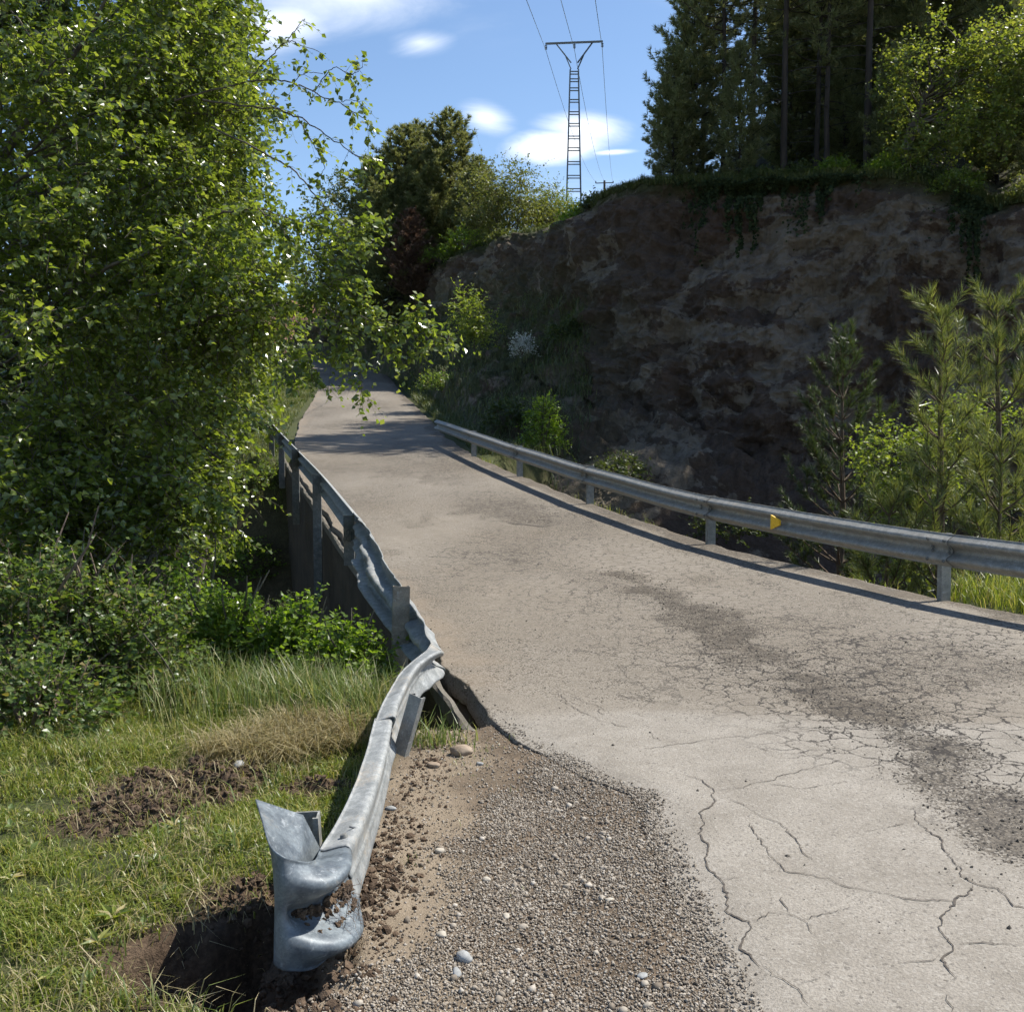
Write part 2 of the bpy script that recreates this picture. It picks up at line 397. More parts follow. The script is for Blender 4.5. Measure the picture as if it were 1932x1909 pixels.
t.bsdf(t.ramp(n1, [(.3, (.022, .020, .011)), (.5, (.042, .040, .019)), (.75, (.08, .066, .037))]), .95, normal=t.bump(n1, .8, .15), spec=.2); M['hill'] = t.m
t = NT('red_earth'); v = t.pos(); n1 = t.noise(v, 1.2, 7, .7)
t.bsdf(t.ramp(n1, [(.3, (.15, .08, .055)), (.6, (.27, .155, .11)), (.8, (.35, .22, .16))]), .95, normal=t.bump(n1, .9, .25), spec=.2); M['red_earth'] = t.m

# concrete, masonry
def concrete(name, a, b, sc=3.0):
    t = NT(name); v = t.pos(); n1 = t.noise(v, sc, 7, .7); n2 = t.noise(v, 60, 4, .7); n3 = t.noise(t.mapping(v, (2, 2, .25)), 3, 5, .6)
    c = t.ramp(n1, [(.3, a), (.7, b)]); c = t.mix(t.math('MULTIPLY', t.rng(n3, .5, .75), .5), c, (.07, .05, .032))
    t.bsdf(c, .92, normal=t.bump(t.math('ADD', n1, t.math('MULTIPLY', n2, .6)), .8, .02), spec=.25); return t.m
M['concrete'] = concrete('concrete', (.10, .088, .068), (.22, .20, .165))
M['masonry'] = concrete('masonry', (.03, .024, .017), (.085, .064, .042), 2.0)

# galvanised steel
def galv(name, a, b, dirt=.25, metal=.55, rough=.42):
    t = NT(name); v = t.pos()
    n1 = t.noise(v, 14, 5, .6, .4); n2 = t.vor(v, 150, out='Color'); n3 = t.noise(v, 3.5, 5, .7); n4 = t.noise(v, 70, 3, .6)
    c = t.mix(t.rng(n1, .3, .7), a, b)
    spg = t.node('ShaderNodeSeparateColor'); t.l.new(n2, spg.inputs[0])
    c = t.mix(1.0, c, t.mix(spg.outputs[0], (.78, .80, .82), (1.12, 1.12, 1.12)), 'MULTIPLY')
    c = t.mix(t.math('MULTIPLY', t.rng(t.noise(v, 22, 6, .75, .6), .56, .66), .35), c, (.50, .52, .53))
    c = t.mix(t.math('MULTIPLY', t.rng(t.noise(t.mapping(v, (60, 5, 60)), 1.6, 4, .7), .60, .68), .35), c, (.16, .16, .155))
    dm = t.math('MULTIPLY', t.rng(t.math('ADD', n3, t.math('MULTIPLY', t.math('SUBTRACT', n4, .5), .35)), .52, .74), dirt)
    c = t.mix(dm, c, (.33, .255, .165))
    mt = t.math('MULTIPLY', t.math('SUBTRACT', 1.0, dm), metal)
    ro = t.math('ADD', t.math('MULTIPLY', n1, .25), rough - .1)
    t.bsdf(c, ro, mt, normal=t.bump(n1, .08, .01), spec=.5); return t.m
M['post_dark'] = galv('galvanised_post_shaded', (.085, .088, .082), (.15, .15, .138), .5, .06, .7)  # darker post steel, the left posts' shade put into its colour
M['post_rust'] = galv('galvanised_post_rusty', (.15, .125, .095), (.25, .215, .17), .7, .04, .75)
M['galv'] = galv('galvanised_steel', (.19, .195, .19), (.31, .315, .305), .50, .10, .60)
M['galv_new'] = galv('galvanised_terminal', (.085, .10, .115), (.17, .195, .21), .28, .20, .50)
M['galv_old'] = galv('galvanised_weathered', (.21, .20, .175), (.31, .298, .265), .45, .06, .60)
M['galv_post'] = galv('galvanised_post', (.17, .17, .155), (.27, .265, .24), .6, .08, .65)
t = NT('pylon_steel'); t.bsdf((.17, .18, .185), .55, .5); M['pylon'] = t.m
t = NT('insulator'); t.bsdf((.05, .06, .06), .3); M['insulator'] = t.m
t = NT('cable'); t.bsdf((.12, .12, .125), .5, .5); M['cable'] = t.m
t = NT('wood_pole'); n1 = t.noise(t.mapping(t.coord(), (4, 4, .3)), 4, 4); t.bsdf(t.ramp(n1, [(.3, (.07, .055, .045)), (.7, (.15, .12, .10))]), .9); M['wood_pole'] = t.m
t = NT('reflector_amber'); t.bsdf(t.mix(t.rng(t.noise(t.coord(), 120, 2), .4, .6), (.72, .40, .015), (.85, .52, .03)), .35); M['amber'] = t.m
t = NT('marker_ink'); t.bsdf((.03, .035, .045), .7); M['ink'] = t.m

def set_attr(me, name, arr):
    a = me.attributes.new(name, 'FLOAT', 'POINT'); a.data.foreach_set('value', np.asarray(arr, np.float32).ravel())

# ------------------------------------------------------------------ road line and terrain
_zy = np.array([-60, 0, 8, 9.5, 13.2, 17, 20.9, 24.8, 35, 47, 60, 75, 95, 200])
_zz = np.array([0, 0, 0, .02, .12, .41, .69, 1.0, 1.95, 3.3, 4.75, 6.7, 9.0, 16])
_ty = np.arange(-60, 200, .25)
_tz = np.convolve(np.pad(np.interp(_ty, _zy, _zz), 8, mode='edge'), np.ones(17) / 17, 'valid')
def zr(Y): return np.interp(Y, _ty, _tz)
_near = np.array([G(*q)[:2] for q in ((1360, 1909), (1300, 1750), (1240, 1620), (1195, 1500), (1100, 1465), (1000, 1410), (930, 1362))])
WALL_Y = np.array([5.3, 6.7, 8.5, 11, 14.9, 18.8, 22.6, 26])
WALL_X = np.array([-.17, -.52, -.90, -1.60, -2.72, -3.85, -4.98, -5.95])
LY = np.concatenate([[-30, 0], _near[:, 1], [6.7, 8.5, 11, 14.9, 18.8, 22.6, 26, 35, 47, 60, 70, 80, 95]])
LX = np.concatenate([[9, .9], _near[:, 0], [-.40, -.81, -1.52, -2.65, -3.78, -4.91, -5.65, -7.35, -9.1, -11.2, -14, -19.5, -32]])
RY = np.array([-30, -4, 0, 2, 4, 6, 8, 9.5, 13.2, 17, 20.9, 24.8, 30, 35, 47, 60, 70, 80, 95])
RX = np.array([26, 11.5, 9.2, 8.0, 6.85, 5.8, 4.78, 4.06, 2.55, 1.24, .10, -.99, -2.1, -2.85, -5.1, -7.3, -9.6, -14, -26])
def Lx(Y): return np.interp(Y, LY, LX)
def Rx(Y): return np.interp(Y, RY, RX)

YN_X = [-40, -6, -2.5, -1.0, -.72, -.62, -.2, 4.1, 4.6, 12, 40]
YN_Y = [9.5, 7.4, 6.6, 6.25, 6.1, 5.62, 5.58, 9.6, 10.1, 12.5, 17]
YF_X = [-40, -9, -5, -1, 1, 4, 12, 40]
YF_Y = [27, 26, 24.8, 24.8, 28, 33, 34, 34]
SOIL = []     # bare patches: centre x, y, radii, strength of the lumps
for px, py, rx, ry, a in ((320, 1490, .36, .34, .075), (250, 1540, .30, .16, .05), (440, 1450, .22, .22, .05), (590, 1480, .16, .16, .05), (655, 1835, .09, .06, .04),
                          (700, 1650, .16, .5, .022), (470, 1690, .2, .15, .06), (560, 1890, .22, .07, .04)):
    g = G(px, py); SOIL.append((g[0], g[1], rx, ry, a))
PIT = G(470, 1800); PIT2 = G(600, 1480)
def bare(X, Y):
    m = np.zeros_like(X)
    wob = fbm(p3(X * 6, Y * 6), 3, 5) * .45
    for x, y, rx, ry, a in SOIL:
        d = np.sqrt(((X - x) / rx) ** 2 + ((Y - y) / ry) ** 2)
        m = np.maximum(m, sstep(1.25, .75, d + wob))
    return m
def rail_x(Y): return np.interp(Y, [2, 3.0, 3.4, 4.6, 5.4, 6.1, 7.0], [-.78, -.72, -.66, -.64, -.58, -.50, -.70])
def right_of_rail(X, Y):      # trampled strip between the fallen rail and the asphalt
    return sstep(-.12, .06, X - rail_x(Y)) * sstep(6.1, 5.75, Y)
def ground_z(X, Y):
    X, Y = np.asarray(X, float), np.asarray(Y, float)
    yn, yf = np.interp(X, YN_X, YN_Y), np.interp(X, YF_X, YF_Y)
    wob = fbm(p3(X * .6, Y * .6), 3, 3) * .35
    dn, df = Y - yn + wob * .5 * sstep(0, .6, np.abs(X + .4)), yf - Y + wob
    base = zr(Y) - .03
    left = np.clip(Lx(Y) - 1.0 - X, 0, 100)
    base = base - .05 * np.minimum(left, 6) * sstep(20, 26, Y) + .02 * np.maximum(left - 6, 0) * sstep(24, 40, Y)
    right = np.clip(X - Rx(Y) - .9, 0, 100)
    base = base - 3.2 * sstep(1.5, 4.5, right) * sstep(23, 26, Y) - .25 * sstep(0, 3, right) * sstep(12, 9, Y)
    z = base - 4.2 * sstep(-.05, 1.25, dn) * sstep(-.2, 4.0, df)
    offroad = np.maximum(np.maximum(Lx(Y) - X, X - Rx(Y)), 0)
    z = z + .35 * fbm(p3(X * .25, Y * .25), 4, 11) * sstep(30, 60, np.hypot(X, Y)) * sstep(.5, 4, offroad) - .05 * sstep(20, 40, Y) * sstep(.6, 0, offroad)
    near = sstep(9, 6.5, np.hypot(X + 1, Y - 4)) * sstep(.10, -.02, X - Lx(Y))
    nz = .022 * fbm(p3(X * 5, Y * 5), 4, 21) + .03 * fbm(p3(X * 1.4, Y * 1.4), 2, 25)
    ron = right_of_rail(X, Y)
    edge = ron * sstep(.40, .08, Lx(Y) - X) * sstep(5.35, 5.0, Y)
    z = z + near * nz * (1 - .6 * ron) * (1 - .75 * edge) + near * edge * .024
    if np.any(near > 0):
        lump = np.abs(fbm(p3(X * 13, Y * 13), 4, 31, .6))
        for x, y, rx, ry, a in SOIL:
            d = np.sqrt(((X - x) / rx) ** 2 + ((Y - y) / ry) ** 2)
            z = z + near * a * (lump * 2.2 + .1) * sstep(1.25, .5, d)
        z = z + near * .05 * sstep(.5, .0, np.hypot(X + 1.2, (Y - 3.9) * .8)) * (1 - ron)
        for (c, rx, ry, dep) in ((PIT, .36, .25, .30), (PIT2, .14, .10, .12)):
            d = np.sqrt(((X - c[0]) / rx) ** 2 + ((Y - c[1]) / ry) ** 2) + fbm(p3(X * 6, Y * 6), 4, 41) * .75
            z = z - near * dep * sstep(1.15, .6, d)
        z = z + near * .13 * sstep(.15, .04, np.hypot(X + .74, Y - 3.64))
        # soil inside the curled terminal
        z = z + near * .20 * sstep(.17, .05, np.hypot((X + .74), (Y - 3.22) * .8))
    return z
def lines(segs):
    out = []
    for a, b, d in segs: out.append(np.arange(a, b, d))
    return np.concatenate(out + [[segs[-1][1]]])
gx = lines([(-400, -60, 40), (-60, -20, 5), (-20, -6, .8), (-6, -2.6, .16), (-2.6, 1.0, .024), (1.0, 8, .35), (8, 24, 1.0), (24, 60, 4), (60, 400, 40)])
gy = lines([(-120, -10, 15), (-10, 2.2, 1.2), (2.2, 6.9, .026), (6.9, 12, .15), (12, 30, .45), (30, 100, 1.6), (100, 500, 40)])
GX, GY = np.meshgrid(gx, gy, indexing='ij')
GZ = ground_z(GX, GY)
me = mesh_np('ground', np.stack([GX, GY, GZ], -1), grid_faces(len(gx), len(gy)), True)
bm_ = bare(GX, GY); ron = right_of_rail(GX, GY)
rut = sstep(.34, .05, np.abs(GX - np.interp(GY, [2, 3.5, 4.5, 5.8], [-.35, -.42, -.40, -.40])) + fbm(p3(GX * 4, GY * 4), 4, 8) * .22) * ron
dn_ = GY - np.interp(GX, YN_X, YN_Y)
deep = sstep(.15, 1.0, dn_) * sstep(0, 2, np.interp(GX, YF_X, YF_Y) - GY)
pitm = sstep(1.5, 1.1, np.sqrt(((GX - PIT[0]) / .40) ** 2 + ((GY - PIT[1]) / .27) ** 2))
set_attr(me, 'green', np.clip((1 - bm_) * (1 - ron) * (1 - pitm) - deep * .7, 0, 1))
set_attr(me, 'sand', np.clip(rut * .95 + .35 * ron + .55 * sstep(.4, .0, np.abs(GX - Lx(GY))) * sstep(24, 27, GY) * sstep(60, 50, GY), 0, 1))
pitd = np.sqrt(((GX - PIT[0]) / .30) ** 2 + ((GY - PIT[1]) / .23) ** 2)
set_attr(me, 'dark', np.zeros_like(GX))
obj('ground', me, M['ground'], kind='structure')

# road sheet
ry_ = lines([(-8, 1.5, .8), (1.5, 9, .045), (9, 16, .10), (16, 34, .25), (34, 94, .8)])
nu = 130
U = np.linspace(0, 1, nu) ** 1.25
edge_w = fbm(p3(ry_ * 1.7, ry_ * 0), 4, 51) * .06 + fbm(p3(ry_ * 7, ry_ * 0), 4, 52, .7) * .035
edge_w2 = fbm(p3(ry_ * 1.7, ry_ * 0), 4, 53) * .10
Lr, Rr = Lx(ry_) + edge_w, Rx(ry_) + edge_w2 * .6 + .09 + fbm(p3(ry_ * 6, ry_ * 0), 3, 54) * .05
RXg = Lr[:, None] * (1 - U) + Rr[:, None] * U
RYg = np.repeat(ry_[:, None], nu, 1)
across = RXg - Lr[:, None]
def road_z(X, Y):
    z = zr(Y) + .012
    z = z + .010 * fbm(p3(X * .9, Y * .9), 3, 61)
    dl = X - Lx(Y)
    z = z - .018 * sstep(.25, 0, dl) * sstep(7, 5, Y)
    # broken pothole on the right carriageway
    hp = G(1010, 968, .42)
    d = np.sqrt(((X - hp[0]) / .5) ** 2 + ((Y - hp[1]) / .55) ** 2)
    z = z - .035 * sstep(1.0, .5, d + fbm(p3(X * 5, Y * 5), 2, 63) * .4)
    return z
RZg = road_z(RXg, RYg)
def gmask(X, Y, pts):
    m = np.zeros_like(X)
    for px, py, rx, ry, z0, a in pts:
        c = G(px, py, z0); rot = .35
        dx, dy = X - c[0], Y - c[1]
        d = np.sqrt(((dx * math.cos(rot) + dy * math.sin(rot)) / rx) ** 2 + ((dy * math.cos(rot) - dx * math.sin(rot)) / ry) ** 2)
        m = np.maximum(m, a * sstep(1.2, .45, d + fbm(p3(X * 2.2, Y * 2.2), 4, 71) * .5))
    return m
wear_shade = gmask(RXg, RYg, ((1620, 1320, .65, .8, 0, .6), (1400, 1240, .6, .6, 0, .5), (1800, 1270, 1.3, .7, 0, .65), (1700, 1240, .9, .6, 0, .6), (960, 960, 1.0, 1.7, .4, .75),
                         (1100, 1085, .35, 2.4, .1, .5), (1500, 1180, 1.2, .5, 0, .5), (1330, 1180, .35, 1.0, 0, .75), (1000, 905, .9, 1.5, .55, .4), (820, 905, .45, 2.2, .6, .45), (1250, 1150, .25, 1.2, 0, .45), (690, 870, .5, 2.5, .7, .35), (700, 960, .35, 1.8, .4, .4)))
BP_ = bp_ = np.array([G(*q_)[:2] for q_ in ((1180, 1100), (1270, 1140), (1360, 1195), (1500, 1270), (1650, 1360), (1780, 1450), (1932, 1560), (2150, 1700))])
bd = np.full(RXg.shape, 9.0)
for (ax_, ay_), (bx_, by_) in zip(bp_[:-1], bp_[1:]):
    tt_ = np.clip(((RXg - ax_) * (bx_ - ax_) + (RYg - ay_) * (by_ - ay_)) / ((bx_ - ax_) ** 2 + (by_ - ay_) ** 2), 0, 1)
    bd = np.minimum(bd, np.hypot(RXg - ax_ - tt_ * (bx_ - ax_), RYg - ay_ - tt_ * (by_ - ay_)))
wear_shade = np.maximum(wear_shade, .92 * sstep(.46, .06, bd + fbm(p3(RXg * 2.6, RYg * 2.6), 4, 80, .6) * .42))
wear_shade = np.maximum(wear_shade, .45 * sstep(.16, .0, across - .02 + fbm(p3(RXg * 6, RYg * 6), 3, 72) * .10) * sstep(9, 6, RYg))
wear_shade = np.maximum(wear_shade, .50 * sstep(.75, .15, across + fbm(p3(RXg * 1.5, RYg * 1.5), 3, 76) * .5) * sstep(5.4, 6.4, RYg))
wear_shade = np.maximum(wear_shade, .95 * sstep(.60, .12, (Rr[:, None] - RXg) + fbm(p3(RXg * 2.2, RYg * 2.2), 3, 69) * .3))  # right edge band: dark gravelly wear, the rail's shadow painted in with it
wear_shade = np.maximum(wear_shade, .17 + .24 * sstep(5.2, 6.6, RYg) + .40 * fbm(p3(RXg * .7, RYg * .4), 3, 73) * sstep(5, 9, RYg)) * sstep(-.2, .5, wear_shade + .4)
crk = gmask(RXg, RYg, ((1600, 1290, 1.3, 1.6, 0, 1), (1850, 1400, 1.1, 1.4, 0, 1), (1750, 1220, 2.0, 1.1, 0, 1), (1350, 1250, .9, .8, 0, .8), (1250, 1310, .35, .4, 0, .5), (1000, 960, 1.0, 1.6, .4, .7), (1300, 1080, .8, 2.2, .1, .55)))
crk = np.maximum(crk, .65 * sstep(5.6, 6.6, RYg) * sstep(-.15, .30, fbm(p3(RXg * .55, RYg * .40), 3, 68)))
wear_shade = np.maximum(wear_shade, .62 * sstep(5.8, 7.5, RYg) * sstep(.05, .40, fbm(p3(RXg * .8, RYg * .45), 4, 67, .6)))
dust = .85 * sstep(.55, .0, across + fbm(p3(RXg * 2.5, RYg * 2.5), 3, 74) * .35) * sstep(5.4, 7, RYg)
dust = np.maximum(dust, .35 * sstep(1.0, .6, Rr[:, None] - RXg + fbm(p3(RXg * 2, RYg * 2), 3, 75) * .3) * sstep(5, 8, RYg))
dust = np.maximum(dust, .25 * sstep(-.1, .5, fbm(p3(RXg * .8, RYg * .8), 3, 77)))
slab = sstep(-.12, .12, RYg - (5.75 - .10 * (RXg - .2) + .25 * fbm(p3(RXg * 1.1, RYg * 1.1), 4, 78)))
aged = np.clip(slab * (.75 + .5 * fbm(p3(RXg * .5, RYg * .35), 4, 79, .6)), 0, 1)
me_v = np.stack([RXg, RYg, RZg], -1)
skirtL = me_v[:, 0].copy(); skirtL[:, 2] -= .14; skirtL[:, 0] -= .015
skirtR = me_v[:, -1].copy(); skirtR[:, 2] -= .14; skirtR[:, 0] += .02
full = np.concatenate([skirtL[:, None], me_v, skirtR[:, None]], 1)
me = mesh_np('road', full, grid_faces(len(ry_), nu + 2), True)
pad = lambda a: np.concatenate([a[:, :1], a, a[:, -1:]], 1)
set_attr(me, 'wear_shade', pad(wear_shade)); set_attr(me, 'dust', pad(dust)); set_attr(me, 'crackzone', pad(crk)); set_attr(me, 'aged', pad(aged))
road = obj('road', me, M['asphalt'], kind='structure')

# the long cracks, as filled open joints lying just proud of the surface
def zc(x, y): return ((1200 + x / 1.4206) / 1.325, (1600 + y / 1.4206) / 1.325)
CR = [[(720,485),(790,515),(840,548),(825,590),(790,620),(770,680),(785,730),(805,770),(800,810),(845,862),(862,900),(870,960),(905,990),(950,1015),(955,1060),(935,1105),(965,1140),(1000,1170)],
 [(840,548),(930,540),(1010,515),(1080,490),(1130,480),(1200,455),(1290,430)], [(845,862),(890,858),(930,852)],
 [(950,1015),(1010,1005),(1050,990),(1098,988),(1140,1005),(1170,1035),(1185,1065)], [(1098,988),(1090,950),(1088,920)],
 [(1140,1000),(1220,985),(1300,970),(1345,955),(1385,970)], [(1345,955),(1340,925)],
 [(960,660),(985,710),(1020,760),(1060,800),(1095,835),(1180,840),(1250,855),(1310,880),(1380,905),(1460,915),(1540,938),(1620,945),(1690,940)],
 [(1545,615),(1550,660),(1600,690),(1640,720),(1650,770),(1690,815),(1730,860),(1755,880),(1830,905),(1880,960),(1980,985)],
 [(1755,880),(1720,920),(1690,940),(1640,1000),(1640,1035),(1665,1070),(1668,1120),(1640,1140),(1680,1175),(1700,1225)],
 [(1668,1095),(1740,1100),(1820,1100),(1950,1095)], [(1640,1140),(1560,1150),(1480,1155)], [(1650,1250),(1665,1290),(1660,1340)],
 [(1340,695),(1420,680),(1520,660)], [(270,185),(300,230),(350,260),(420,295),(470,305),(525,325)], [(310,195),(360,225),(410,240),(460,260)], [(410,245),(440,280)],
 [(490,90),(510,130),(550,150),(580,170)], [(470,190),(520,210),(600,225),(680,240)], [(570,400),(680,385),(780,370),(880,355),(1000,345),(1100,335),(1220,330)],
 [(890,570),(930,600),(990,640),(1080,660),(1130,720),(1150,770),(1185,800)], [(1020,520),(1080,530),(1145,537),(1230,520),(1320,510)], [(600,340),(650,370)],
 [(920,380),(1000,400),(1080,415),(1180,400),(1280,405)], [(120,10),(260,20),(400,35),(540,30),(700,10)], [(730,30),(860,95),(980,150),(1100,190),(1250,220)],
 [(640,120),(760,170),(900,210),(1040,270),(1180,300)], [(1050,60),(1180,130),(1330,180),(1500,230),(1650,260),(1900,280)], [(1250,30),(1420,70),(1600,110),(1800,150)],
 [(1000,1170),(1060,1215),(1130,1250),(1150,1310)], [(1130,1225),(1200,1205)]]
WID = {0: 1.5, 7: 1.2, 8: 1.6, 9: 1.6, 10: 1.0}
rs = np.random.default_rng(4)
mb = MB()
for ci, c in enumerate(CR):
    pts = np.array([G(*zc(*q))[:2] for q in c])
    seg = np.linalg.norm(np.diff(pts, axis=0), axis=1); s = np.concatenate([[0], np.cumsum(seg)])
    n = max(6, int(s[-1] / .018)); u = np.linspace(0, s[-1], n)
    xy = np.stack([np.interp(u, s, pts[:, 0]), np.interp(u, s, pts[:, 1])], -1)
    jit = np.stack([fbm(p3(u * 9, u * 0 + ci), 5, 81, .72), fbm(p3(u * 9, u * 0 + ci + 50), 5, 82, .72)], -1) * .045
    xy = xy + jit
    tg = nrm(np.gradient(xy, axis=0)); nr = np.stack([-tg[:, 1], tg[:, 0]], -1)
    w = (.0010 + .0022 * np.clip(fbm(p3(u * 14, u * 0 + ci + 9), 3, 83) + .35, 0, 1.3)) * np.minimum(1, np.minimum(u, s[-1] - u) / .08 + .12) * WID.get(ci, .85)
    a, b_ = xy + nr * w[:, None], xy - nr * w[:, None]
    V = np.concatenate([np.c_[a, road_z(a[:, 0], a[:, 1]) + .0035], np.c_[b_, road_z(b_[:, 0], b_[:, 1]) + .0035]])
    i = np.arange(n - 1)
    mb.add(V, np.stack([i, i + n, i + n + 1, i + 1], -1))
o = obj('crack', mb.mesh('crack'), M['crack'], road); o["kind"] = "stuff"
# pothole lip with an open crack
mb = MB()
c = G(1010, 968, .42)
u = np.linspace(0, 1, 40)
xy = np.stack([c[0] - .55 + u * .9, c[1] + .25 - .5 * u + fbm(p3(u * 7, u * 0), 3, 87) * .12], -1)
w = .03 * np.sin(u * math.pi) ** .7 * (1 + .7 * fbm(p3(u * 11, u * 0 + 3), 3, 88))
a, b_ = xy + np.c_[w * .2, w], xy - np.c_[w * .2, w]
V = np.concatenate([np.c_[a, road_z(a[:, 0], a[:, 1]) + .004], np.c_[b_, road_z(b_[:, 0], b_[:, 1]) + .004]])
i = np.arange(39); mb.add(V, np.stack([i, i + 40, i + 41, i + 1], -1))
o = obj('pothole_edge', mb.mesh('pothole_edge'), M['crack'], road)

# bridge: edge beams and side walls carrying the road over the gully
bridge = thing('bridge', 'low masonry bridge with concrete edge beams carrying the road over the gully', 'bridge', (0, 14, 0))
def along(YY, XX, y0, y1, d): 
    y = np.arange(y0, y1 + 1e-6, d); return y, np.interp(y, YY, XX)
def wall_strip(y, x_out, x_in, ztop, zbot, seed):
    n = len(y); mbw = MB()
    rows = 14
    zt = zr(y) + ztop
    V = []
    for k in range(rows):
        f = k / (rows - 1); z = zt * (1 - f) + zbot * f
        d = fbm(p3(y * 1.5, z * 1.5), 4, seed) * .06 * min(1, k)
        V.append(np.c_[x_out + d, y, z])
    V.append(None); V.pop()
    top_in = np.c_[x_in, y, zt]
    A = np.stack([top_in] + V, 1)
    mbw.add(A.reshape(-1, 3), grid_faces(n, rows + 1)); return mbw
y, x = along(WALL_Y, WALL_X, 5.55, 25.5, .3)
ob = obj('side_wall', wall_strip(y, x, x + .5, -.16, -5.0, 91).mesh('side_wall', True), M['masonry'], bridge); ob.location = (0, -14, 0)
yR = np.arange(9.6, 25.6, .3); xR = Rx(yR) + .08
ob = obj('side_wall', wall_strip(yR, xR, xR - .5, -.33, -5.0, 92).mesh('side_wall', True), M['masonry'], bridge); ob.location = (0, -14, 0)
def beam(y, xo, xi, zt, zb, seed):
    n = len(y)
    j = lambda s: fbm(p3(y * 4, y * 0 + s), 3, seed) * .018
    A = np.stack([np.c_[xo + .01, y, zr(y) + zb], np.c_[xo + j(1), y, zr(y) + zt - .015 + j(2) * .4], np.c_[xo + .02 + j(3), y, zr(y) + zt + j(4) * .5], np.c_[xi + j(5), y, zr(y) + zt + j(6) * .5], np.c_[xi, y, zr(y) + zb]], 1)
    mbx = MB(); mbx.add(A.reshape(-1, 3), grid_faces(n, 5))
    mbx.add(A[0], [[0, 1, 2], [0, 2, 3], [0, 3, 4]]); return mbx
y, x = along(WALL_Y, WALL_X, 5.3, 25.5, .08)
ob = obj('edge_beam', beam(y, x - .015, x + .04, -.05, -.17, 93).mesh('edge_beam'), M['concrete'], bridge); ob.location = (0, -14, 0)
yR = np.arange(9.5, 25.5, .1); xR = Rx(yR)
ob = obj('edge_beam', beam(yR, xR + .10, xR - .02, -.06, -.30, 94).mesh('edge_beam'), M['concrete'], bridge); ob.location = (0, -14, 0)

# ------------------------------------------------------------------ guard rails
PROF = np.array([(-1, .06), (-.965, .0), (-.90, .10), (-.70, .72), (-.62, .93), (-.53, 1.0), (-.44, .93), (-.36, .72), (-.26, .42), (-.16, .14), (-.08, .02), (0, 0)])
PROF = np.concatenate([PROF, PROF[:-1][::-1] * np.array([-1, 1])])      # h in -1..1, n in 0..1
DEPTH = .083
def catmull(A, per):
    A = np.asarray(A, float); n = len(A)
    Q = np.concatenate([[2 * A[0] - A[1]], A, [2 * A[-1] - A[-2]]]); out = []
    for i in range(n - 1):
        t_ = np.linspace(0, 1, per, endpoint=False)[:, None]
        a, b, c, d = Q[i], Q[i + 1], Q[i + 2], Q[i + 3]
        out.append(.5 * (2 * b + (c - a) * t_ + (2 * a - 5 * b + 4 * c - d) * t_ ** 2 + (3 * b - a - 3 * c + d) * t_ ** 3))
    return np.concatenate(out + [A[-1:]])
def wbeam(st, per=8, dent=0.0, seed=0):
    """st rows: top edge x,y,z, lean of the upper half, lean of the lower half (deg), half height, depth. Lofted W section."""
    S = catmull(st, per) if per > 1 else np.asarray(st, float)
    T = S[:, :3]; tan = np.gradient(T, axis=0); tan[:, 2] *= .3; tan = nrm(tan)
    nh = nrm(np.c_[-tan[:, 1], tan[:, 0], np.zeros(len(T))])
    up = np.array([0, 0, 1.0])
    l1, l2 = np.radians(S[:, 3]), np.radians(S[:, 4])
    u1 = -nh * np.sin(l1)[:, None] + up * np.cos(l1)[:, None]; n1 = nh * np.cos(l1)[:, None] + up * np.sin(l1)[:, None]
    u2 = -nh * np.sin(l2)[:, None] + up * np.cos(l2)[:, None]; n2 = nh * np.cos(l2)[:, None] + up * np.sin(l2)[:, None]
    Mid = T - u1 * S[:, 5:6]
    sec = []
    for h, nn in PROF:
        uu, nv = (u1, n1) if h >= 0 else (u2, n2)
        p_ = Mid + uu * (h * S[:, 5])[:, None] + nv * (nn * S[:, 6])[:, None]
        if S.shape[1] > 7: p_ = p_ - (n1 + n2) * .5 * (S[:, 7] * math.exp(-(h / .30) ** 2))[:, None]
        if dent:
            q = (.35 - np.abs(fbm(np.c_[p_ * 2.6 + seed], 3, 97 + seed)) * 1.6) * dent
            p_ = p_ + nv * q[:, None]
        sec.append(p_)
    A = np.stack(sec, 1)
    return mesh_np('beam', A, grid_faces(len(A), len(PROF)), True), A
def solid(o, t=.004):
    m = o.modifiers.new('thickness', 'SOLIDIFY'); m.thickness = t; m.offset = 0
def cpost_mesh(h, w=.12, d=.055, t=.006, lip=.018):
    """C section standing on its base, web facing -Y"""
    out = [(-w / 2, d), (-w / 2 + lip, d), (-w / 2 + lip, d - t), (-w / 2 + t, d - t), (-w / 2 + t, t), (w / 2 - t, t), (w / 2 - t, d - t), (w / 2 - lip, d - t), (w / 2 - lip, d), (w / 2, d), (w / 2, 0), (-w / 2, 0)]
    n = len(out); V = [(x, y, 0) for x, y in out] + [(x, y, h) for x, y in out]
    F = [[i, (i + 1) % n, n + (i + 1) % n, n + i] for i in range(n)]
    cap = [[0, 1, 2, 3], [3, 4, 11, 0], [4, 5, 10, 11], [5, 6, 9, 10], [6, 7, 8, 9]]
    F += [[n + q for q in c] for c in cap]
    return mesh_np('post', V, np.array(F))
def bolt_mesh(r=.014, d=.012):
    mbb = MB(); th = np.arange(8) * math.pi / 4
    V = [(0, 0, d)] + [(r * .7 * math.cos(a), r * .7 * math.sin(a), d * .8) for a in th] + [(r * math.cos(a), r * math.sin(a), 0) for a in th]
    F = [[0, 1 + i, 1 + (i + 1) % 8] for i in range(8)]
    mbb.add(V, F); 
    mbb.add(V, [[1 + i, 9 + i, 9 + (i + 1) % 8, 1 + (i + 1) % 8] for i in range(8)])
    return mbb.mesh('bolt', True)
BOLT = bolt_mesh()
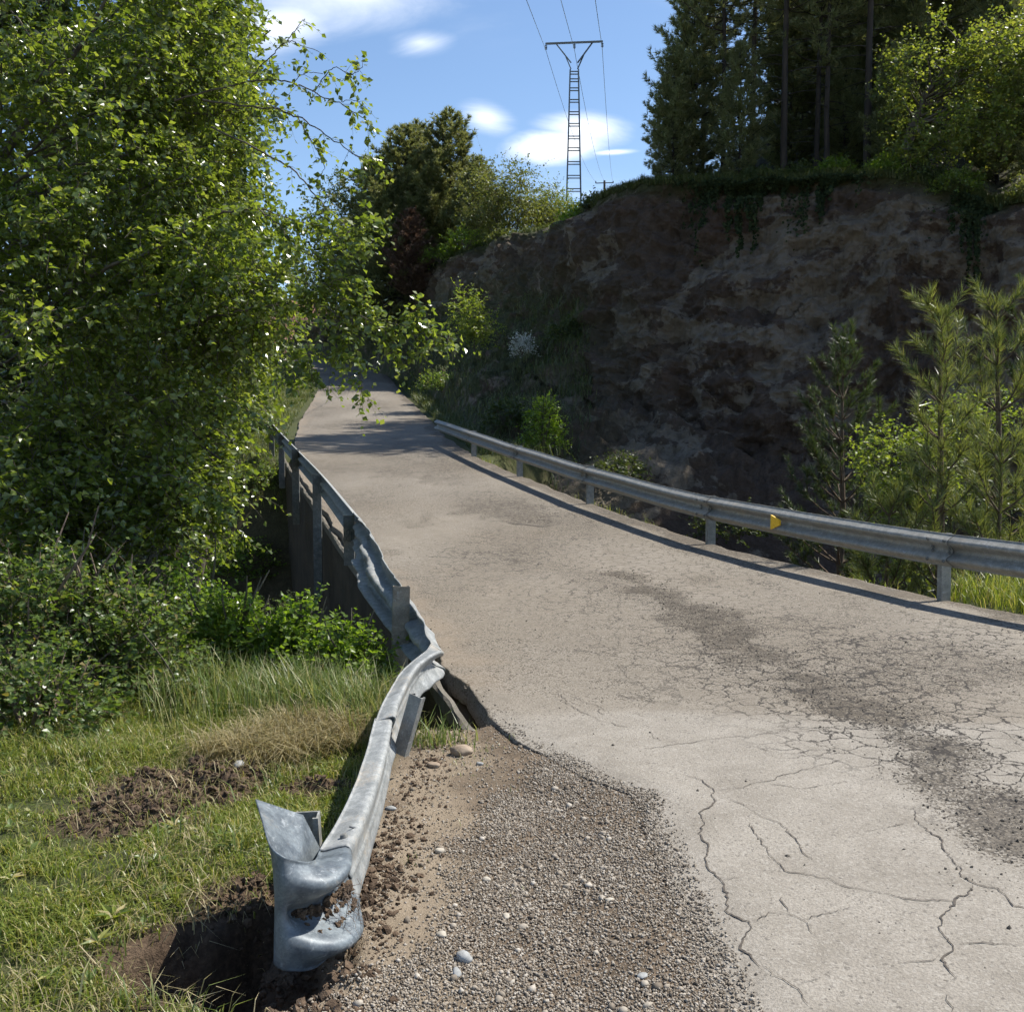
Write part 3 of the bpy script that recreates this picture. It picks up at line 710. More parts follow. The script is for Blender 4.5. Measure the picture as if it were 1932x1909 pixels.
def put_bolt(parent, p, nv, m, s=1.0):
    o = obj('bolt', BOLT, m, parent)
    o.rotation_euler = Vector([float(q) for q in nv]).to_track_quat('Z', 'Y').to_euler(); o.location = [float(q) for q in p]; o.scale = (s, s, s)
    return o
# right-hand rail: straight lengths between posts
rail_r = thing('guard_rail', 'straight steel guard rail with amber reflector along the gully side of the road', 'guard rail', (0, 0, 0))
PY = np.array([2.3, 5.85, 9.5, 13.2, 17.0, 20.9, 24.8])
PX = np.interp(PY, RY, RX) + .06
PX[-1] -= .02
RH = .665
ends = [(-.99 - .45 * .28 - .3, 26.4)]
nodes = [(float(x), float(y)) for x, y in zip(PX, PY)] + [(-2.05, 28.6)]
for k in range(len(nodes) - 1):
    (x0, y0), (x1, y1) = nodes[k + 1], nodes[k]          # far to near
    dv = np.array([x1 - x0, y1 - y0]); ln = np.hypot(*dv); dv /= ln; nh = np.array([dv[1], -dv[0]])
    if nh[0] > 0: nh = -nh
    rows = []
    for s in np.linspace(-.0, ln + .16, 9):
        y = y0 + dv[1] * s; x = x0 + dv[0] * s
        z = zr(y) + RH
        if k == len(nodes) - 2: z -= .04 * (1 - min(1, s / ln))
        off = .075 + .003 * (k % 2) + .004 * (s > ln)
        rows.append((x + nh[0] * off, y + nh[1] * off, z + .004 * math.sin(y * 1.7), 0, 0, .155, -DEPTH))
    me, A = wbeam(np.array(rows), 1)
    be = obj('beam', me, M['galv_old'], rail_r); solid(be)
    # splice bolts, four by four near the end of each length
    if k < len(nodes) - 2:
        for ds in (.06, .26):
            i_ = 8; p0 = np.array([x1 + nh[0] * .09, y1 + nh[1] * .09, 0]) - np.array([dv[0], dv[1], 0]) * (ds - .2)
            for hz, o_ in ((.095, .080), (.018, .012), (-.018, .012), (-.095, .080)):
                z = zr(p0[1]) + RH - .155 + hz
                put_bolt(be, (p0[0] + nh[0] * o_, p0[1] + nh[1] * o_, z), (nh[0], nh[1], .0), M['post_dark'], 1.35)
for k, (x, y) in enumerate(nodes[:-1]):
    dv = np.array(nodes[min(k + 1, len(nodes) - 1)]) - np.array(nodes[max(k - 1, 0)]); dv /= np.hypot(*dv)
    po = obj('post', cpost_mesh(RH + .55), M['galv_post'], rail_r)
    po.location = (x + .02, y, float(zr(y)) - .56); po.rotation_euler = (0, rad(1.0 * math.sin(k * 2.1)), math.atan2(dv[1], dv[0]) - math.pi / 2)
    sp = MB(); sp.box((0, 0, 0), (.04, 0, 0), (0, .05, 0), (0, 0, .09))
    s_ = obj('spacer', sp.mesh('spacer'), M['galv_post'], rail_r)
    s_.location = (x - .045, y + .02, float(zr(y)) + RH - .155); s_.rotation_euler = (0, 0, math.atan2(dv[1], dv[0]) - math.pi / 2)
# amber reflector in the valley of the beam
pr = P(1493, 986, 11.72)
dv = np.array(nodes[3]) - np.array(nodes[2]); dv /= np.hypot(*dv); nh = np.array([-dv[1], dv[0], 0]); nh = nh if nh[0] < 0 else -nh
tt = (pr[1] - nodes[2][1]) / (nodes[3][1] - nodes[2][1])
ctr = np.array([nodes[2][0] + (nodes[3][0] - nodes[2][0]) * tt, pr[1], zr(pr[1]) + RH - .155]) + nh * .10
dv3 = np.array([-dv[0], -dv[1], 0])
mb = MB()
V = []
for k in (0, 1):
    for a, b_ in ((-.045, -.085), (-.045, .085), (.055, .03), (.055, -.03)):
        V.append(ctr + dv3 * (a + .02) * 1.0 + np.array([0, 0, b_]) + nh * (.045 + .02 * k + (.05 if a < 0 else 0)))
mb.add(V, [[0, 1, 2, 3], [4, 7, 6, 5], [0, 4, 5, 1], [1, 5, 6, 2], [2, 6, 7, 3], [3, 7, 4, 0]])
ob = obj('reflector', mb.mesh('reflector'), M['amber'], rail_r); ob["label"] = "amber trapezoid reflector in the valley of the rail"

# left-hand rail: knocked down, twisted and torn off its posts at the near end
rail_l = thing('guard_rail', 'buckled galvanised guard rail twisted down to the ground beside the grass', 'guard rail', (0, 0, 0))
def S(px, py, Y, l1=0, l2=0, hh=.155, d=DEPTH, dz=0, vd=0): 
    p_ = P(px, py, Y); return (p_[0], p_[1], p_[2] + dz, l1, l2, hh, d, vd)
far = [S(511, 797, 25.4), S(531, 819, 22.6), S(561, 850, 18.8), S(603, 893, 14.9), S(664, 966, 11.0)]
mid = [S(603, 893, 14.9), S(664, 966, 11.0), S(693, 996, 9.8, -24, -20), S(700, 1012, 9.35, -46, -30, .15), S(713, 1029, 8.8, -38, -34, .155), S(727, 1062, 8.15, -50, -32, .155),
       S(748, 1093, 7.5, -28, -26), S(772, 1132, 6.95, -16, -18), S(794, 1170, 6.45, -12, -10, .15, .08), S(813, 1214, 6.05, -8, 0, .11, .09)]
neck = [S(813, 1214, 6.05, -8, 0, .11, .09), S(801, 1229, 5.9, 25, -30, .085, .085), S(778, 1248, 5.7, 40, -45, .085, .085), S(755, 1270, 5.5, 48, -50, .095, .08), S(734, 1303, 5.22, 48, -50, .10, .08), S(718, 1331, 4.98, 45, -45, .11, .075), S(707, 1360, 4.76, 42, -35, .11, .075)]
nearb = [S(706, 1356, 4.78, 38, -25, .11, .065), S(699, 1385, 4.60, 44, -42, .120, .064), S(688, 1425, 4.33, 47, -46, .125, .064), S(664, 1492, 3.93, 48, -46, .130, .066), S(634, 1552, 3.60, 48, -44, .138, .070), S(602, 1603, 3.33, 48, -38, .146, .076)]
for nm, st, per, dent, sd_ in (('beam', far[:3], 6, 0, 0), ('beam', far[2:], 6, 0, 0), ('beam', mid[1:], 14, .042, 1), ('beam', neck, 12, .030, 2), ('beam', nearb, 9, .008, 3)):
    me, A = wbeam(np.array(st), per, dent, sd_)
    be = obj('beam', me, M['galv'], rail_l); solid(be, .005)
    if sd_ == 1: be["label"] = "crumpled length of rail leaning over towards the road"
    if sd_ == 2: be["label"] = "crushed length of rail folded at a sharp kink"
    if sd_ == 3:
        be["label"] = "fallen length of rail lying on its back"
        i_ = len(A) - 4; q = A[i_, 19]; e = nrm(np.cross(A[i_ + 1, 19] - A[i_, 19], A[i_, 20] - A[i_, 18]))
        e = e if e[2] > 0 else -e
        put_bolt(be, q + e * .0035, e, M['galv'], 1.15)
        i_ = len(A) - 7; q = A[i_, 18]
        sl = MB(); dd = nrm(A[i_ + 1, 19] - A[i_ - 1, 15]); sl.tube([q - dd * .025 + e * .003, q + dd * .025 + e * .003], .003, 4)
        obj('slot', sl.mesh('slot'), M['ink'], be)
# curled fishtail terminal
term = [S(606, 1594, 3.40, 48, -34, .15, .072, -.006), S(600, 1606, 3.30, 46, -30, .15, .078, -.006, .01), S(597, 1617, 3.21, 38, -20, .155, .088, 0, .05), S(591, 1624, 3.13, 26, -10, .162, .095, 0, .085), S(576, 1626, 3.06, 12, -2, .170, .085, 0, .10),
        S(556, 1622, 3.01, 3, 3, .175, .045, 0, .05), S(532, 1614, 2.98, 0, 3, .178, .010), S(514, 1600, 3.02, -2, 2, .18, .0), S(504, 1580, 3.12, -18, 0, .18, .0), S(494, 1546, 3.26, -44, -14, .18, .0), S(482, 1508, 3.42, -64, -24, .18, .0)]
me, A = wbeam(np.array(term), 10, .0)
TERM = A.copy()
be = obj('end_terminal', me, M['galv_new'], rail_l); solid(be, .005); be["label"] = "curled fishtail end piece with mud inside"
# posts of the left-hand rail, bolted to the outer face of the bridge
for k, (px, py, Y, h, lean, w) in enumerate(((752, 1106, 6.85, .75, 2, .115), (658.5, 972, 10.95, .55, 0, .115), (598, 895, 14.9, 1.85, 0, .125), (557.5, 848, 18.8, 1.40, 0, .13), (531, 820, 22.6, 1.2, 0, .13), (512, 797, 25.4, .9, 0, .13))):
    tp = P(px, py, Y)
    po = obj('post', cpost_mesh(h, w), M['post_rust'] if k == 0 else M['post_dark'], rail_l)
    po.location = (float(tp[0]) - math.sin(rad(lean)) * h * 0, Y - .03, float(tp[2]) - h); po.rotation_euler = (rad(-1.5 if k == 0 else 0), rad(lean), rad(10 if k == 0 else 4))
    if k == 0: po["label"] = "near post standing free in front of the crushed rail"
    if k == 1:
        mk = MB(); 
        pts = [(-.03, .05), (-.012, .075), (.012, .06), (.0, .02), (-.028, -.02), (-.01, -.045), (.015, -.05), (.028, -.035), (.03, .06)]
        pp = catmull(np.array([(x, -.004, z) for x, z in pts]), 6)
        mk.tube(pp, .0032, 4); mo = obj('paint_mark', mk.mesh('paint_mark'), M['ink'], po); mo.location = (0, 0, h * .58)
bp = obj('post', cpost_mesh(.30, .07, .04, .005, .012), M['galv_post'], rail_l); q = P(752, 1400, 4.80)
bp.location = (q[0], q[1], q[2] - .06); bp.rotation_euler = (rad(-8), rad(14), rad(-28)); bp["label"] = "short bent stub of post beside the fallen rail"
# post stub left in the ground behind the terminal
q = P(572, 1548, 3.62)
ps = obj('steel_post', cpost_mesh(.30, .135, .06, .007, .02), M['galv_post'], None, 'sheared off channel post stub sunk in soil behind the curled rail end', 'post')
ps.location = (q[0], q[1] + .05, q[2] - .27); ps.rotation_euler = (rad(-6), rad(2), rad(183))

# ------------------------------------------------------------------ cliff and hill
TOP = [(560, 610, 88), (600, 600, 82), (690, 572, 72), (770, 522, 64), (830, 492, 58), (950, 454, 52), (1050, 432, 47), (1088, 412, 42), (1122, 392, 38), (1170, 366, 35.5), (1260, 351, 33.5), (1400, 345, 32), (1550, 338, 31), (1700, 345, 30), (1800, 372, 29), (1870, 398, 28.5), (2000, 360, 27.5), (2300, 300, 26)]
TOE = [(540, 668, 84), (600, 672, 80), (690, 692, 68), (757, 712, 58), (800, 748, 47), (828, 787, 38), (852, 812, 33), (900, 850, 29.5), (985, 905, 27), (1080, 955, 26), (1200, 1010, 25.5), (1350, 1070, 25.5), (1520, 1110, 25), (1690, 1160, 24.5), (1800, 1200, 24), (1880, 1230, 23.5), (2020, 1260, 22.5), (2350, 1300, 21)]
STEEP = [.1, .1, .1, .15, .2, .25, .25, .3, .5, .75, .9, 1, 1, 1, 1, 1, 1, 1]
TW = np.array([P(*q) for q in TOP]); OW = np.array([P(*q) for q in TOE])
KU = np.arange(len(TOP), dtype=float)
def smooth_curve(A, n):
    C = catmull(A, 40); i = np.linspace(0, len(C) - 1, n); lo = np.floor(i).astype(int); hi = np.minimum(lo + 1, len(C) - 1)
    return C[lo] + (C[hi] - C[lo]) * (i - lo)[:, None]
NUc, NVc = 640, 230
Tc, Oc = smooth_curve(TW, NUc), smooth_curve(OW, NUc)
stp = np.interp(np.linspace(0, len(TOP) - 1, NUc), KU, STEEP)
vv = np.linspace(-.12, 1, NVc)
A = np.zeros((NUc, NVc, 3))
for j, v in enumerate(vv):
    lin = np.clip(v, -.2, 1)
    cl = np.where(v < .22, v / .22 * .70, .70 + .30 * ((max(v, .22) - .22) / .78) ** 1.2)      # talus, then wall
    so_ = np.where(v < .5, v * 1.56, .78 + .22 * ((v - .5) / .5))
    f = (1 - stp) * so_ + stp * cl
    A[:, j, :2] = Oc[:, :2] + (Tc[:, :2] - Oc[:, :2]) * f[:, None]
    A[:, j, 2] = Oc[:, 2] + (Tc[:, 2] - Oc[:, 2]) * lin
tu = nrm(np.gradient(A, axis=0)); tv = nrm(np.gradient(A, axis=1)); NN = nrm(np.cross(tu, tv))
NN = np.where((NN[..., 1] > 0)[..., None], -NN, NN)
q = A.copy()
fade = sstep(1.0, .93, vv)[None, :] * np.ones((NUc, 1))
low = fbm(q * np.array([.16, .16, .12]), 4, 101) * 1.1
led = fbm(q * np.array([.14, .14, .75]) + fbm(q * .3, 2, 105)[..., None] * .9, 4, 102, .6) * .42
mid_ = (.5 - np.abs(fbm(q * .55, 5, 103, .62))) * 1.1 + fbm(q * 2.2, 4, 108, .65) * .16
gul = -np.abs(fbm(q * np.array([.55, .55, .07]), 3, 104)) * .9
zq = q[..., 2] + 2.4 * fbm(q * .25, 4, 109)
step_ = np.floor(zq / .85) ; blk = _hash(step_, step_ * 0, step_ * 0, 5) * .26 * sstep(.2, .9, zq / .85 - step_) + _hash(np.floor(zq / .31), step_ * 0, step_ * 0 + 1, 6) * .07 + np.abs(fbm(q * np.array([.5, .5, .8]), 3, 106)) * .5
nearroad = sstep(.4, 3.8, np.hypot(q[..., 0] - Oc[:, None, 0], q[..., 1] - Oc[:, None, 1]) + 3 * np.clip(vv, 0, 1)[None])
sw = (.3 + .7 * stp)[:, None]
disp = ((low * .8 + led * sw + mid_ + (gul + .3) * (1 - .3 * sw) + blk * sw) * nearroad * (.15 + .85 * fade))
A = A + NN * disp[..., None]
A[:, -1, 2] += .12 * fbm(q[:, -1] * .8, 3, 107)
# ragged turf lip leaning out over the wall
lip = sstep(.955, 1.0, vv)[None, :] * (stp[:, None] > .4)
A[..., 1] -= lip * .55
A[..., 2] -= lip * .25 * np.abs(fbm(q * 1.3, 3, 112))
me = mesh_np('cliff', A, grid_faces(NUc, NVc), False)
grn = np.clip((1 - stp[:, None]) * sstep(.95, .45, vv)[None, :] * 1.35 + sstep(.93, 1.0, vv)[None, :] + sstep(.86, .97, vv)[None, :] * sstep(.5, .3, stp)[:, None], 0, 1)
set_attr(me, 'green', grn)
cliff = obj('cliff', me, M['cliff'], kind='structure')
CL_A, CL_N = A, NN
TOPL = A[:, -1].copy()

# hill above the cliff
off = np.array([0, .6, 1.5, 3, 5, 8, 12, 18, 26, 40, 70, 120.])
def hill_rise(u, d):       # u 0..1 along the cliff
    k = sstep(.42, .66, u)
    a = np.interp(d, off, [0, .08, .15, .25, .35, .4, .4, .2, -.3, -1.5, -4, -8.])
    b = np.interp(d, off, [0, .15, .35, .75, 1.3, 2.4, 4.4, 8, 13, 22, 40, 64.])
    r = sstep(.72, .95, u)
    return (a * (1 - k) + b * k) * (1 + .25 * r)
uu_ = np.linspace(0, 1, NUc)
H = np.zeros((NUc, len(off), 3))
for j, d in enumerate(off):
    H[:, j, 0] = TOPL[:, 0] + d * (.22 + .25 * uu_)
    H[:, j, 1] = TOPL[:, 1] + d * (.97 - .1 * uu_)
    H[:, j, 2] = TOPL[:, 2] + hill_rise(uu_, d) + (.15 * fbm(p3(H[:, j, 0] * .5, H[:, j, 1] * .5), 3, 111) * min(1, d))
H[:, 0, 2] -= .02
obj('hillside', mesh_np('hillside', H, grid_faces(NUc, len(off)), True), M['hill'], kind='structure')
TOPPX = 966 + TOPL[:, 0] / TOPL[:, 1] * 1900
def hill_pt(px, d):
    """ground point on the hill, d metres behind the cliff edge, that lies in the photo column px"""
    X = TOPL[:, 0] + d * (.22 + .25 * uu_); Y = TOPL[:, 1] + d * (.97 - .1 * uu_)
    Z = TOPL[:, 2] + hill_rise(uu_, d)
    c = 966 + X / Y * 1900
    i = np.arange(NUc)[np.argmin(np.abs(c - px))]
    return np.array([X[i], Y[i], Z[i]])
# bank of red earth and low wall where the road turns out of sight
U2, V2 = np.meshgrid(np.linspace(-1, 1, 60), np.linspace(0, 1, 30), indexing='ij')
cx, cy = -22.0, 94.0
B2 = np.stack([cx + U2 * 16, cy + V2 * 8 + 3 * U2, 6.5 + 8.0 * V2 * (1 - .35 * U2 ** 2)], -1)
B2 = B2 + fbm(B2 * .4, 4, 121)[..., None] * np.array([.2, -1.2, .5])
obj('earth_bank', mesh_np('earth_bank', B2, grid_faces(60, 30), True), M['red_earth'], kind='structure')
wallthing = thing('block_wall', 'low grey block wall across the end of the road', 'wall', (-14, 79, 6.6))
rw = np.random.default_rng(3)
bk = MB(); bk.box((0, 0, 0), (.95, 0, 0), (0, .25, 0), (0, 0, .55)); bkm = bk.mesh('block')
for k in range(7):
    o = obj('block', bkm, M['concrete'], wallthing); o.location = (-7 + k * 1.96, .35 * k, .55 + .05 * rw.random()); o.rotation_euler = (0, 0, rad(10 + rw.normal() * 1.5))

# ------------------------------------------------------------------ plants
LEAF5_V = np.array([(0, 0, 0), (.40, .42, .10), (0, .45, 0), (-.40, .42, .10), (0, 1, -.05)])
LEAF5_F = np.array([(0, 1, 2), (0, 2, 3), (2, 1, 4), (2, 4, 3)])
LEAF4_V = np.array([(0, 0, 0), (.42, .5, .06), (0, 1, 0), (-.42, .5, .06)])
LEAF4_F = np.array([(0, 1, 2), (0, 2, 3)])
def leaves_into(mb, pos, axis, normal, size, tv=LEAF5_V, tf=LEAF5_F, aspect=1.0):
    n = len(pos)
    if n == 0: return
    axis = nrm(axis); side = nrm(np.cross(axis, normal)); nn = np.cross(side, axis)
    size = np.broadcast_to(np.asarray(size, float), (n,))[:, None, None]
    V = pos[:, None] + size * (tv[None, :, 0:1] * aspect * side[:, None] + tv[None, :, 1:2] * axis[:, None] + tv[None, :, 2:3] * nn[:, None])
    F = (np.arange(n)[:, None, None] * len(tv) + tf[None]).reshape(-1, 3)
    mb.add(V.reshape(-1, 3), F)
def twigs_into(rg, leafmb, stemmb, p0, d0, length, nleaf, size, droop=.25, r=.003, upn=.6, aspect=1.0, tpl=5, spread=.9):
    """leafy twigs: p0 starts, d0 directions; nleaf leaves set alternately along each"""
    n = len(p0); d0 = nrm(d0); length = np.broadcast_to(np.asarray(length, float), (n,))
    tt_ = np.linspace(.12, 1.0, nleaf)[None, :] + rg.normal(0, .03, (n, nleaf))
    L = length[:, None]
    pos = p0[:, None] + d0[:, None] * (tt_ * L)[..., None] + np.array([0, 0, -1.0]) * (droop * L * tt_ ** 2)[..., None]
    pos = pos + rg.normal(0, .012, pos.shape)
    tang = nrm(d0[:, None] + np.array([0, 0, -1.0]) * (2 * droop * tt_)[..., None])
    side = nrm(np.cross(tang, np.array([.1, .2, 1.0]))) * np.where(np.arange(nleaf) % 2, 1, -1)[None, :, None]
    ax = tang * .55 + side * spread + rg.normal(0, .35, pos.shape) + np.array([0, 0, -.18])
    nn = rg.normal(0, .55, pos.shape) + np.array([.15, -.05, upn])
    sz = size * rg.uniform(.5, 1.35, (n, nleaf)) * (1.05 - .35 * tt_)
    tv, tf = (LEAF5_V, LEAF5_F) if tpl == 5 else (LEAF4_V, LEAF4_F)
    leaves_into(leafmb, pos.reshape(-1, 3), ax.reshape(-1, 3), nn.reshape(-1, 3), sz.ravel(), tv, tf, aspect)
    if stemmb is not None:
        k = np.linspace(0, 1, 4)
        sp_ = p0[:, None] + d0[:, None] * (k[None] * L)[..., None] + np.array([0, 0, -1.0]) * (droop * L * k[None] ** 2)[..., None]
        a = nrm(np.cross(d0, np.array([.3, .5, .8]))); b = np.cross(d0, a)
        th = np.arange(3) * 2 * math.pi / 3
        rr = r * (1 - .75 * k)
        ring = a[:, None, None] * np.cos(th)[None, None, :, None] + b[:, None, None] * np.sin(th)[None, None, :, None]
        V = sp_[:, :, None] + ring * rr[None, :, None, None]
        base = (np.arange(n) * 12)[:, None, None]
        i = np.arange(3)[None, :, None] * 3; j = np.arange(3)[None, None, :]
        F = np.stack([base + i + j, base + i + (j + 1) % 3, base + i + 3 + (j + 1) % 3, base + i + 3 + j], -1).reshape(-1, 4)
        stemmb.add(V.reshape(-1, 3), F)
def rnd_dirs(rg, n):
    return nrm(rg.normal(0, 1, (n, 3)))
def limb(stem, a, b, r0, r1, rg, sag=.1, n=7, sides=6):
    t_ = np.linspace(0, 1, n)[:, None]
    a, b = np.asarray(a, float), np.asarray(b, float); L = np.linalg.norm(b - a)
    p_ = a + (b - a) * t_ + np.array([0, 0, 1.0]) * (np.sin(t_ * math.pi) * sag * L)
    w = np.stack([fbm(p3(t_[:, 0] * 2.5 + rg.uniform(0, 99), t_[:, 0] * 0 + k), 2, 7) for k in range(3)], -1) * np.sin(t_ * math.pi); p_ = p_ + w * .10 * L
    stem.tube(p_, np.linspace(r0, r1, n), sides); return p_
def leafy_tree(name, label, cat, base, blobs, ncl, twig_per, leaf, seed, lm, bmat, trunk_r=.12, fork=None, twl=.5, nleaf=10, group=None, clr=.45, droop=.25, aspect=1.0, tpl=5, limbs=True, extra=None, crown_name='crown', upn=.6):
    """blobs: (centre, radii, weight). Clusters of twigs are set through the blobs and tied back to the trunk by limbs."""
    rg = np.random.default_rng(seed); base = np.asarray(base, float)
    root = thing(name, label, cat, base, group)
    lf, sm = MB(), MB()
    wts = np.array([b[2] for b in blobs], float); wts /= wts.sum()
    pick = rg.choice(len(blobs), ncl, p=wts)
    C = np.array([blobs[i][0] for i in pick]); R = np.array([blobs[i][1] for i in pick], float)
    dd = rnd_dirs(rg, ncl); rr = rg.uniform(.25, 1.0, ncl) ** .45
    rr = rr * (.8 + .35 * fbm(dd * 2.3 + seed, 2, seed))
    cl = C + dd * R * rr[:, None]
    out = nrm(dd * R)
    topz = max(b[0][2] for b in blobs)
    fork = np.asarray(fork if fork is not None else base + np.array([0, 0, .35 * (topz - base[2])]), float)
    tp = np.array([C[:, 0].mean(), C[:, 1].mean(), topz])
    tr = limb(sm, base - np.array([0, 0, .2]), fork, trunk_r, trunk_r * .75, rg, 0, 8, 8)
    tr2 = limb(sm, fork, tp, trunk_r * .75, trunk_r * .15, rg, 0, 10, 7)
    if limbs:
        for i in range(ncl):
            if rg.random() < (.8 if ncl < 60 else 45.0 / ncl):
                f = np.clip((cl[i][2] - fork[2]) / max(.5, topz - fork[2]) * .75, 0, .9)
                s = tr2[int(f * (len(tr2) - 1))]
                limb(sm, s, cl[i], trunk_r * .28 * (1 - .6 * f), .008, rg, .08, 7, 5)
    n = ncl * twig_per
    idx = np.repeat(np.arange(ncl), twig_per)
    p0 = cl[idx] + rg.normal(0, 1, (n, 3)) * clr * .5
    d0 = out[idx] * .7 + rg.normal(0, .75, (n, 3)) + np.array([0, 0, .05])
    twigs_into(rg, lf, sm, p0, d0, twl * rg.uniform(.6, 1.3, n), nleaf, leaf, droop, .004, upn, aspect, tpl)
    if extra: extra(rg, lf, sm)
    for m_ in (lf, sm):
        m_.v = [v - base for v in m_.v]
    obj('trunk', sm.mesh('trunk', True), bmat, root); obj(crown_name, lf.mesh(crown_name), lm, root)
    return root
def shrub(name, label, base, size, n, leaf, seed, lm, cat='shrub', nleaf=9, twl=.32, group=None, tpl=5, aspect=1.0, droop=.2, bmat=None, up=.5):
    """a bush: stems from the base, leafy twigs over a lumpy dome"""
    rg = np.random.default_rng(seed); base = np.asarray(base, float); size = np.asarray(size, float)
    root = thing(name, label, cat, base, group)
    lf, sm = MB(), MB()
    for k in range(9):
        a = rg.uniform(0, 6.28); e = np.array([math.cos(a) * .6, math.sin(a) * .6, rg.uniform(.5, .95)]) * size
        limb(sm, np.array([0, 0, -.1]), e, .012 + .01 * size[2], .004, rg, .06, 6, 4)
    d = rnd_dirs(rg, n); d[:, 2] = np.abs(d[:, 2]) * 1.0 - .12
    lump = .72 + .42 * fbm(d * 2.6 + seed, 3, seed)
    rr = rg.uniform(.35, 1, n) ** .35 * lump
    p0 = d * size * rr[:, None]
    d0 = d * .7 + rg.normal(0, .5, (n, 3)) + np.array([0, 0, up])
    twigs_into(rg, lf, sm, p0, d0, twl * rg.uniform(.5, 1.3, n), nleaf, leaf, droop, .0022, .6, aspect, tpl)
    obj('stem', sm.mesh('stem'), bmat or M['twig'], root); obj('foliage', lf.mesh('foliage'), lm, root)
    return root

# ---- pines
def needles_into(rg, mb, p, d, n, ln, w, spread=.9):
    """tufts: for each point p with shoot direction d, n needles"""
    m = len(p); pp = np.repeat(p, n, 0); dd = np.repeat(nrm(d), n, 0)
    rv = rg.normal(0, 1, pp.shape); rv = nrm(rv - dd * np.sum(rv * dd, 1, keepdims=True))
    ax = nrm(dd + rv * spread * rg.uniform(.4, 1.1, (len(pp), 1)))
    L = np.repeat(np.broadcast_to(ln, (m,)), n) * rg.uniform(.7, 1.1, len(pp))
    sd_ = nrm(np.cross(ax, rg.normal(0, 1, pp.shape))) * w * .5
    V = np.stack([pp - sd_, pp + sd_, pp + ax * L[:, None]], 1).reshape(-1, 3)
    mb.add(V, np.arange(len(pp) * 3).reshape(-1, 3))
def pine(name, label, cat, H_, seed, nm, cb=.35, spread=.26, tuft=.30, tw=.035, npt=9, dens=1.0, trunk_r=None, group=None, irregular=.25):
    rg = np.random.default_rng(seed)
    root = thing(name, label, cat, (0, 0, 0), group)
    sm, lf = MB(), MB()
    n = 12; z = np.linspace(-.4, H_, n)
    bend = np.cumsum(rg.normal(0, .012 * H_ / n, (n, 2)), 0) * 1.2
    tr = np.c_[bend, z]; tr0 = trunk_r or H_ * .014
    sm.tube(tr, np.linspace(tr0, .015, n) ** 1.0, 8)
    zz_ = cb * H_
    P_, D_ = [], []
    while zz_ < H_ * .985:
        f = (zz_ - cb * H_) / (H_ * (1 - cb))
        prof = (math.sin(min(1, f * 2.2 + .25) * math.pi / 2)) * (1 - f) ** .75 + .06
        c = np.array([np.interp(zz_, z, tr[:, 0]), np.interp(zz_, z, tr[:, 1]), zz_])
        nb = rg.integers(4, 7)
        a0 = rg.uniform(0, 6.28)
        for b_ in range(nb):
            a = a0 + b_ * 6.28 / nb + rg.normal(0, .25)
            L = spread * H_ * prof * rg.uniform(1 - irregular * 1.6, 1 + irregular)
            if L < .12: L = .12
            rise = .12 + .75 * f + rg.normal(0, .1)
            t_ = np.linspace(0, 1, 6)
            pts = c + np.c_[np.cos(a) * t_ * L, np.sin(a) * t_ * L, (rise * t_ * L - .10 * L * np.sin(t_ * 3.1)) + .12 * L * t_ ** 3]
            pts = pts + rg.normal(0, .02 * L, pts.shape) * t_[:, None]
            sm.tube(pts, np.linspace(.010 * L + .008, .004, 6), 4)
            k = max(2, int(L / tuft * 5.2 * dens))
            s = rg.uniform(.22, 1.0, k) ** .75
            q = np.stack([np.interp(s, t_, pts[:, i]) for i in range(3)], -1)
            lat = np.array([-math.sin(a), math.cos(a), 0])[None] * rg.normal(0, .20 * L, (k, 1)) * (1.15 - s)[:, None]
            q = q + lat + np.c_[np.zeros((k, 2)), np.abs(rg.normal(0, .05 * L + .04, k))]
            dirs = np.array([math.cos(a), math.sin(a), rise])[None] * .8 + lat * 1.2 / max(L, .3) + rg.normal(0, .3, (k, 3)) + np.array([0, 0, .45])
            P_.append(q); D_.append(dirs)
        zz_ += H_ * .030 * rg.uniform(.8, 1.3) / max(.6, dens ** .5)
    # dead lower branches
    zz_ = cb * H_ * .35
    while zz_ < cb * H_:
        a = rg.uniform(0, 6.28); L = spread * H_ * rg.uniform(.25, .7); t_ = np.linspace(0, 1, 4)
        sm.tube(np.array([0, 0, zz_]) + np.c_[np.cos(a) * t_ * L, np.sin(a) * t_ * L, .1 * L * t_ - .2 * L * t_ ** 2], np.linspace(.018, .004, 4), 3)
        zz_ += .22
    P_.append(np.array([[tr[-1, 0], tr[-1, 1], H_]] * 3)); D_.append(np.array([[0, 0, 1.0]] * 3) + rg.normal(0, .2, (3, 3)))
    needles_into(rg, lf, np.concatenate(P_), np.concatenate(D_), npt, tuft, tw, 1.0)
    obj('trunk', sm.mesh('trunk', True), M['bark_pine'], root); obj('crown', lf.mesh('crown'), nm, root)
    return root
def place(root, loc, rotz=0.0, s=1.0):
    root.location = [float(q) for q in loc]; root.rotation_euler = (0, 0, rotz); root.scale = (s, s, s)

